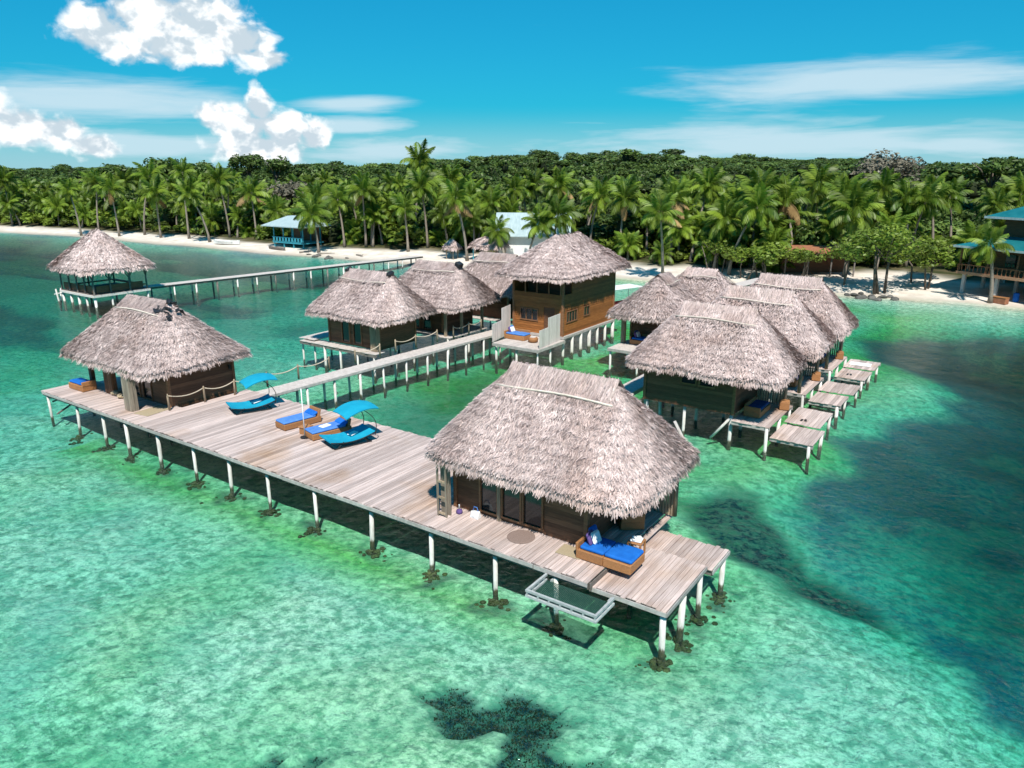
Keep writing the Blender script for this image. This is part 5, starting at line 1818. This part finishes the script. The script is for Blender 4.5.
SKL = ['at the far end of the wooded hill', 'with a narrow crown on the wooded hill', 'with the broadest crown on the wooded hill', 'at the top of the wooded hill', 'with an umbrella crown on the hill crest', 'with a lone flat crown on the skyline', 'on the slope of the hill above the pavilion pier', 'on the low shoulder of the wooded hill', 'with a small high crown beyond the beach pavilion', 'at the low end of the wooded hill']
for i, (x, y, h, rx, rz_) in enumerate(SK):
    broadleaf('rainforest_tree', 'tall dark rainforest tree ' + SKL[i], x, y, h - 7.0 - ground_z(x, y) * .6, rx, rz_ * 1.3, 'leaf', 520 + i, 18, 110, .09, trunk_r=.4, group='tall trees on the forest skyline')
for i, (x, y, h, rx, rz_, l_) in enumerate(((1, 128, 16, 5.5, 4.2, 'behind the teal house roof'), (8, 122, 17, 6, 4.5, 'overtopping the teal-roofed house'), (-7, 138, 17.5, 5, 3.6, 'on the rise behind the teal house'), (-13, 150, 17, 5.5, 4, 'between the grey half-bare tree and the teal house'))):
    broadleaf('rainforest_tree', 'dark leafy tree ' + l_, x, y, h - 3.0 - ground_z(x, y) * .5, rx, rz_, 'leaf', 540 + i, 14, 120, .09, trunk_r=.4, group='tall trees on the forest skyline')

# the forest mass behind: one object of many crowns
g4 = np.random.default_rng(99)
protos = [crown_cloud(np.random.default_rng(600 + k), 12, 40, .125) for k in range(5)]
near_p = [crown_cloud(np.random.default_rng(650 + k), 13, 80, .09) for k in range(4)]
AV, AT, CV, CF = [], [], [], []
pos = []
hd = math.atan2(math.cos(R(34.8)), -math.sin(R(34.8)))
for (r0, r1, sp_) in ((60, 150, 6.0), (150, 260, 7.5), (260, 420, 10.5), (420, 800, 15)):
    area = .5 * (r1 * r1 - r0 * r0) * R(84)
    for _ in range(int(area / sp_ ** 2)):
        r_ = math.sqrt(g4.uniform(r0 * r0, r1 * r1))
        an = hd + R(g4.uniform(-42, 42))
        pos.append((r_ * math.cos(an), r_ * math.sin(an), r_))
pos = np.array(pos)
sdv = pos[:, 1] - shore_y(pos[:, 0])
keep = sdv > np.interp(pos[:, 0], [-200, -100, -60, -44, -20, -12, 6], [10, 12, 15, 15, 14, 22, 20])
pos = pos[keep]
pz, _ = ground_fields(pos[:, 0], pos[:, 1])
ico_poly = None
for (x, y, r_), z in zip(pos, pz):
    sd0 = y - float(shore_y(x))
    far = r_ > 190
    Q, T = (protos if far else near_p)[g4.integers(0, 5 if far else 4)]
    h = g4.uniform(2.8, 5.0) + min(2.8, max(0, sd0 - 25) * .03)
    h += 3.0 * (vnoise(np.array([x / 28.0]), np.array([y / 40.0]), 9)[0] - .5) * min(1, r_ / 250)
    if g4.random() < .12:
        h *= g4.uniform(1.1, 1.4)
    s = g4.uniform(3.0, 4.8) * (1.0 if r_ < 260 else 1.5 if r_ < 420 else 2.1)
    sz = g4.uniform(2.6, 4.4) * (1 if r_ < 420 else 1.15)
    a = g4.uniform(0, 6.28)
    ca_, sa_ = math.cos(a), math.sin(a)
    P = Q.reshape(-1, 3) @ np.array([[ca_, sa_, 0], [-sa_, ca_, 0], [0, 0, 1]])
    P = P * np.array([s, s, sz]) + np.array([x, y, z + h - sz * .55])
    AV.append(P)
    AT.append(np.repeat(T * g4.uniform(.62, 1.35), 4))
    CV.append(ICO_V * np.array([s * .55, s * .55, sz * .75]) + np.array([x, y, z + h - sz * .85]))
AV = np.concatenate(AV)
AT = np.concatenate(AT)
nq = len(AV) // 4
forest = obj('forest', npmesh('forest', AV, np.arange(nq * 4).reshape(nq, 4), {'tint': AT}), 'leaf')
tag(forest, 'dense dark green rainforest massed behind the palm-lined beach', 'forest', kind='stuff')
# solid dark cores filling the crowns, inner shade painted into their colour
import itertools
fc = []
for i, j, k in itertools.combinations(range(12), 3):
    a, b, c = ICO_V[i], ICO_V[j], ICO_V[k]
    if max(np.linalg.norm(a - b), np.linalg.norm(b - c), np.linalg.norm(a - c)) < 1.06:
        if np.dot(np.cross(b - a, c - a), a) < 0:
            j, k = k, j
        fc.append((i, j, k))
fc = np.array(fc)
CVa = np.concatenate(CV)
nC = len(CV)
core = obj('dark_core', npmesh('dark_core', CVa, (fc[None] + 12 * np.arange(nC)[:, None, None]).reshape(-1, 3)), 'leaf_core', forest)
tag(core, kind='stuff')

# undergrowth along the back of the beach
UV, UT = [], []
small = [crown_cloud(np.random.default_rng(700 + k), 7, 34, .16) for k in range(4)]
for _ in range(620):
    x = g4.uniform(-195, 3)
    bw = np.interp(x, [-200, -110, -90, -60, -30, -12, 5], [6, 8, 10, 10, 9, 17, 14])
    y = float(shore_y(x)) + bw + abs(g4.normal(0, 9)) + 1
    if x > -13 and y < 97:
        continue
    if -104 < x < -90 and y < 82:
        continue
    Q, T = small[g4.integers(0, 4)]
    s = g4.uniform(.45, 1.5) if g4.random() < .8 else g4.uniform(1.5, 2.8)
    P = Q.reshape(-1, 3) * np.array([s * 1.3, s * 1.3, s * 1.1]) + np.array([x, y, ground_z(x, y) + s * .65])
    UV.append(P)
    UT.append(np.repeat(T * g4.uniform(.35, 1.25), 4))
UV = np.concatenate(UV)
nq = len(UV) // 4
ug = obj('undergrowth', npmesh('undergrowth', UV, np.arange(nq * 4).reshape(nq, 4), {'tint': np.concatenate(UT)}), 'leaf_light')
tag(ug, 'low leafy undergrowth along the back of the beach', 'undergrowth', kind='stuff')

# ================================================================== buildings and boats on the shore
# teal-roofed house
tx, ty = -5.5, 88.4
th_ = thing('teal_house', 'two-storey house with teal metal roofs on concrete pillars above the sand', 'house', (tx, ty, ground_z(tx, ty) - .15), R(-28))
for i in range(5):
    for j in range(3):
        obj('pillar', MB().rbox((.1 + i * 3.3, .2 + j * 3.4, 1.05), (.32, .32, 2.2), .03), 'concrete', th_)
obj('deck_slab', MB().bx(-.5, 14.5, -.4, 8.0, 2.1, 2.38), 'terracotta', th_)
q = obj('railing', MB().bx(-.45, 14.4, -.34, -.28, 3.02, 3.10).bx(-.45, -.39, -.3, 7.5, 3.02, 3.10), 'rust_roof', th_)
me = MB().box((0, 0, .32), (.06, .06, .64)).mesh('baluster')
for i in range(38):
    obj('baluster', me, 'rust_roof', q, (-.4 + i * .4, -.31, 2.385))
for i in range(6):
    obj('veranda_post', MB().bx(-.3 + i * 2.8, -.16 + i * 2.8 * 0, -.35, -.2, 2.39, 4.6) if False else MB().box((-.3 + i * 2.8, -.2, 3.5), (.14, .14, 2.2)), 'dark_wood', th_)
obj('ground_floor_wall', MB().bx(.9, 14, 2.2, 7.4, 2.385, 4.9), 'dark_wood', th_)
for i in range(4):
    obj('window', MB().box((3.4 + i * 2.7, 2.17, 3.6), (1.3, .06, 1.2)), 'glass', th_)
obj('store_wall', MB().bx(4.0, 14, 4.6, 7.2, .0, 2.09), 'dark_wood', th_)


def hip(parent, x0, x1, y0, y1, z0, z1, inx, iny, mat, name='roof', thick=.14):
    v = [(x0, y0, z0), (x1, y0, z0), (x1, y1, z0), (x0, y1, z0), (x0 + inx, y0 + iny, z1), (x1 - inx, y0 + iny, z1), (x1 - inx, y1 - iny, z1), (x0 + inx, y1 - iny, z1)]
    v += [(a_, b_, c_ - thick) for (a_, b_, c_) in v[:4]]
    f = [(0, 1, 5, 4), (1, 2, 6, 5), (2, 3, 7, 6), (3, 0, 4, 7), (4, 5, 6, 7), (8, 11, 10, 9), (0, 8, 9, 1), (1, 9, 10, 2), (2, 10, 11, 3), (3, 11, 8, 0)]
    return obj(name, MB().add(v, f), mat, parent)


lr = hip(th_, -.8, 15, -.9, 8.4, 4.95, 5.95, 3.2, 2.6, 'teal_roof', 'lower_roof')
obj('roof_fascia', MB().bx(-.85, 15, -.96, -.91, 4.76, 4.97).bx(-.86, -.81, -.9, 8.4, 4.76, 4.97), 'pale_roof', lr)
obj('upper_floor_wall', MB().bx(2.0, 13.5, 2.2, 6.8, 5.85, 7.9), 'dark_wood', th_)
for i in range(3):
    obj('window', MB().box((4.8 + i * 2.8, 2.17, 6.9), (1.4, .06, 1.1)), 'glass', th_)
ur = hip(th_, .9, 15, .6, 8.2, 7.85, 9.6, 4.2, 3.2, 'teal_roof', 'upper_roof')
obj('roof_fascia', MB().bx(.85, 15, .54, .59, 7.66, 7.87), 'pale_roof', ur)
for i in range(3):
    obj('solar_panel', MB().box((6.6 + i * 1.7, 2.1, 8.78), (1.5, 1.2, .05), (R(28.6), 0, 0)), 'glass', ur)
obj('dish_stem', MB().tube([(4.2, 3.6, 9.2), (4.2, 3.4, 10.2)], .05, 6), 'white_paint', ur)
obj('dish', MB().lathe([(.06, 0), (.3, .06), (.5, .2), (.48, .22), (.05, .05)], (4.2, 3.4, 10.2), 14), 'white_paint', ur)

# beach pavilion, blue and white
bx_, by_ = -100.0, 76.9
bp2 = thing('beach_pavilion', 'blue and white open pavilion with a pale metal roof on the beach', 'pavilion', (bx_, by_, ground_z(bx_, by_)), R(2))
for i in range(4):
    for j in range(2):
        obj('post', MB().box((.2 + i * 2.2, .2 + j * 3.6, 1.75), (.14, .14, 3.5)), 'teal_paint', bp2)
obj('floor', MB().bx(0, 7, 0, 4.2, .75, .9), 'teal_paint', bp2)
q = obj('railing', MB().bx(-.02, 7.02, -.05, .02, 1.62, 1.72).bx(-.02, 7.02, -.05, .02, .95, 1.03), 'teal_paint', bp2)
me = MB().box((0, 0, .0), (.34, .05, .52)).mesh('rail_panel')
for i in range(10):
    obj('rail_panel', me, 'white_paint' if i % 2 else 'teal_paint', q, (.35 + i * .7, -.015, 1.33))
obj('back_wall', MB().bx(.5, 6.8, 4.0, 4.1, .9, 3.4), 'dark_wood', bp2)
hip(bp2, -1.3, 8.0, -1.0, 5.2, 3.45, 4.9, 3.4, 2.6, 'pale_roof')
# white boat and dark dugout drawn up on the sand


def boat(name, label, x, y, L_, W_, H_, th, mat, inner='driftwood', cat='boat'):
    t = thing(name, label, cat, (x, y, ground_z(x, y) - .04), th)
    n_ = 11
    vs, fs = [], []
    for k in range(n_):
        u = k / (n_ - 1)
        w = W_ / 2 * math.sin(math.pi * min(max(u, .03), .985)) ** .55
        sh_ = .22 * H_ * (2 * u - 1) ** 2 * 1.5
        xx = (u - .5) * L_
        for (yy, zz) in ((-w, H_ + sh_), (-w * .7, H_ * .25), (0, 0 + .3 * H_ * (2 * u - 1) ** 4), (w * .7, H_ * .25), (w, H_ + sh_), (w * .86, H_ + sh_), (w * .55, H_ * .35), (-w * .55, H_ * .35), (-w * .86, H_ + sh_)):
            vs.append((xx, yy, zz))
    for k in range(n_ - 1):
        for j in range(9):
            fs.append((k * 9 + j, (k + 1) * 9 + j, (k + 1) * 9 + (j + 1) % 9, k * 9 + (j + 1) % 9))
    fs += [tuple(range(9))[::-1], tuple((n_ - 1) * 9 + j for j in range(9))]
    obj('hull', MB().add(vs, fs), mat, t)
    for u in (-.22, .05, .28):
        obj('thwart', MB().box((u * L_, 0, H_ * .82), (.22, W_ * .8, .04)), inner, t)
    return t


boat('rowing_boat', 'white boat drawn up on the far beach under the palms', -110.5, 75.7, 5.2, 1.5, .62, R(14), 'white_paint')
boat('dugout_canoe', 'dark dugout canoe on the sand before the blue and white pavilion', -97.2, 75.4, 4.2, .8, .42, R(-4), 'beam_wood')
boat('kayak', 'orange kayak on the sand at the foot of the teal house', 1.2, 83.6, 3.6, .8, .4, R(-62), 'orange_paint', 'orange_paint', 'kayak')
tag(obj('blue_barrel', MB().lathe([(.22, 0), (.26, .05), (.27, .4), (.26, .8), (.2, .86)], n=14), 'blue_cushion', None, (-.6, 86.4, ground_z(-.6, 86.4))), 'blue plastic barrel beside a pillar of the teal house', 'barrel')
cr = thing('crate_bench', 'reddish wooden bench box under the teal house beside the small palm', 'bench', (-1.9, 85.3, ground_z(-1.9, 85.3)), R(-28))
obj('box', MB().rbox((0, 0, .28), (1.5, .6, .56), .02), 'rust_roof', cr)
obj('lid', MB().rbox((0, 0, .60), (1.56, .66, .06), .01), 'wicker', cr)

# cottage with pale metal roof behind the house
cxx, cyy = -57.2, 87.6
ct = thing('cottage', 'pale metal-roofed cottage half hidden by palms behind the two-storey house', 'cottage', (cxx, cyy, ground_z(cxx, cyy)), R(28))
obj('wall', MB().bx(-4.6, 4.6, -2.6, 2.6, 0, 3.2), 'white_paint', ct)
for s in (-1, 1):
    v = [(-5.2, s * 3.4, 2.85), (5.2, s * 3.4, 2.85), (5.2, 0, 5.75), (-5.2, 0, 5.75)]
    v += [(a_, b_, c_ - .12) for (a_, b_, c_) in v]
    rf = obj('roof_slope', MB().add(v, [(0, 1, 2, 3), (4, 7, 6, 5), (0, 4, 5, 1), (1, 5, 6, 2), (2, 6, 7, 3), (3, 7, 4, 0)]), 'pale_roof', ct)
    if s == -1:
        for i in range(2):
            obj('roof_window', MB().box((.9 + i * 1.5, -1.55, 4.52), (1.35, 1.0, .06), (R(40.5), 0, 0)), 'teal_paint', rf)
obj('gable', MB().add([(-4.55, -2.6, 3.2), (-4.55, 2.6, 3.2), (-4.55, 0, 5.5), (-4.65, -2.6, 3.2), (-4.65, 2.6, 3.2), (-4.65, 0, 5.5)], [(0, 1, 2), (3, 5, 4), (0, 3, 4, 1), (1, 4, 5, 2), (2, 5, 3, 0)]), 'white_paint', ct)
obj('gable', MB().add([(4.55, -2.6, 3.2), (4.55, 2.6, 3.2), (4.55, 0, 5.5), (4.65, -2.6, 3.2), (4.65, 2.6, 3.2), (4.65, 0, 5.5)], [(0, 2, 1), (3, 4, 5), (0, 1, 4, 3), (1, 2, 5, 4), (2, 0, 3, 5)]), 'teal_paint', ct)
# thatched lean-to left of the cottage
lt = thing('beach_shelter', 'small palm-thatched shelter on posts on the beach before the cottage', 'shelter', (-61.0, 82.3, ground_z(-61.0, 82.3)))
thatch_roof(lt, 2.3, 1.5, .8, 2.1, 3.0, blades=1800, fringe=600, bl=.6, bw=.13, seed=71, cap=False, rc=.5)
for (x, y) in ((-1.9, -1.1), (1.9, -1.1), (1.9, 1.1), (-1.9, 1.1)):
    obj('post', MB().tube([(0, 0, 0), (0, 0, 2.25)], .08, 7), 'teal_paint' if x < 0 and y < 0 else 'pole_wood', lt, (x, y, 0))
lt2 = thing('garden_hut', 'tiny thatched hut at the back of the beach beyond the left row', 'hut', (-66.4, 80.9, ground_z(-66.4, 80.9)))
thatch_roof(lt2, 1.0, .9, .2, 1.7, 2.6, blades=500, fringe=300, bl=.45, bw=.12, seed=72, cap=False, rc=.3)
for (x, y) in ((-.6, -.5), (.6, -.5), (.6, .5), (-.6, .5)):
    obj('post', MB().tube([(0, 0, 0), (0, 0, 1.8)], .07, 7), 'pole_wood', lt2, (x, y, 0))
# rust-roofed shed
rx_, ry_ = -20.2, 91.0
rs = thing('rust_shed', 'open shed with a long rust-orange roof among the palms', 'shed', (rx_, ry_, ground_z(rx_, ry_)), R(26))
for i in range(4):
    for j in range(2):
        obj('post', MB().box((-3.8 + i * 2.5, -1.2 + j * 2.6, 1.35), (.15, .15, 2.7)), 'beam_wood', rs)
obj('back_wall', MB().bx(-3.8, 3.8, 1.2, 1.3, 0, 2.6), 'dark_wood', rs)
v = [(-4.4, -2.0, 2.72), (4.4, -2.0, 2.72), (4.4, 2.0, 3.15), (-4.4, 2.0, 3.15)]
v += [(a_, b_, c_ - .1) for (a_, b_, c_) in v]
obj('roof', MB().add(v, [(0, 1, 2, 3), (4, 7, 6, 5), (0, 4, 5, 1), (1, 5, 6, 2), (2, 6, 7, 3), (3, 7, 4, 0)]), 'rust_roof', rs)
# jetty with boats behind the porch hut
bd_ = thing('back_dock', 'narrow pale dock running from the beach behind the small porch hut', 'dock', (-25.3, 66.0, 0), R(-8))
q = MB()
for i in range(70):
    q.rbox((0, -6 + i * .3, 1.3), (1.5, .285, .05), .006)
tag(obj('planking', q, 'walk_wood', bd_), kind='stuff')
obj('beam', MB().bx(-.65, -.55, -6.1, 15, 1.08, 1.27).bx(.55, .65, -6.1, 15, 1.08, 1.27), 'beam_wood', bd_)
for i in range(8):
    for x in (-.6, .6):
        pile(bd_, x, -5.6 + 2.7 * i, 1.1, -1.2, r=.09)
ba = thing('covered_launch', 'red launch with a flat white awning moored behind the two-storey house', 'boat', (-30.6, 61.8, .0), R(70))
boat_h = boat('launch_hull', 'x y z w', 0, 0, 6.4, 1.9, .85, 0, 'red_paint')
for ch in list(boat_h.children):
    ch.parent = ba
    ch.location.z += -.12
bpy.data.objects.remove(boat_h)
obj('awning', MB().rbox((-.3, 0, 2.2), (4.2, 1.9, .06), .02), 'white_paint', ba)
for x in (-2.2, 1.6):
    for s in (-1, 1):
        obj('awning_post', MB().tube([(x, s * .75, .6), (x, s * .8, 2.18)], .03, 6), 'white_paint', ba)

# rocks and driftwood at the water's edge
g5 = np.random.default_rng(5)
RK = [(-12.4 + g5.normal(0, 1.6), 82.6 + g5.normal(0, .6)) for _ in range(16)] + [(-84 + g5.normal(0, 2.5), 74.6 + g5.normal(0, .5)) for _ in range(9)] + [(-26 + g5.normal(0, 2), 80.5 + g5.normal(0, .6)) for _ in range(8)]
for i, (x, y) in enumerate(RK):
    q = MB()
    r_ = g5.uniform(.22, .5)
    q.lathe([(r_ * w * g5.uniform(.8, 1.15), z * r_) for (w, z) in ((.55, -.3), (1, .0), (1.0, .35), (.72, .65), (.25, .85))], n=8)
    o = obj('rock', q, 'rock', None, (x, y, ground_z(x, y)), (g5.uniform(-.3, .3), g5.uniform(-.3, .3), g5.uniform(0, 6)))
    o.scale = (g5.uniform(.8, 1.5), g5.uniform(.7, 1.2), g5.uniform(.6, 1.0))
    k = 0 if i < 16 else 1 if i < 25 else 2
    tag(o, ('dark rock heaped round the mangrove roots at the beach edge', 'dark rock on the sand beside the pier root', 'dark rock on the sand by the back dock')[k], 'rock', ('rocks at the mangrove', 'rocks at the pier root', 'rocks at the back dock')[k])
for i, (x, y, l_, a) in enumerate(((-86.5, 76.0, 2.6, .4), (-80.5, 76.9, 2.0, -.3), (-90.8, 75.6, 1.8, 1.0), (-30.5, 84.0, 2.4, .5))):
    lab = ('long bleached driftwood log under the bright pavilion palm', 'bleached driftwood log near the pier root', 'short driftwood log by the dugout canoe', 'driftwood log on the sand beside the back dock')[i]
    tag(obj('driftwood_log', MB().tube([(-l_ / 2, 0, .1), (0, .08, .16), (l_ / 2, -.05, .22)], [.14, .12, .06], 7).tube([(.2, .05, .15), (.6, .4, .35)], [.06, .02], 5), 'driftwood', None, (x, y, ground_z(x, y)), (0, 0, a), smooth=True), lab, 'driftwood')
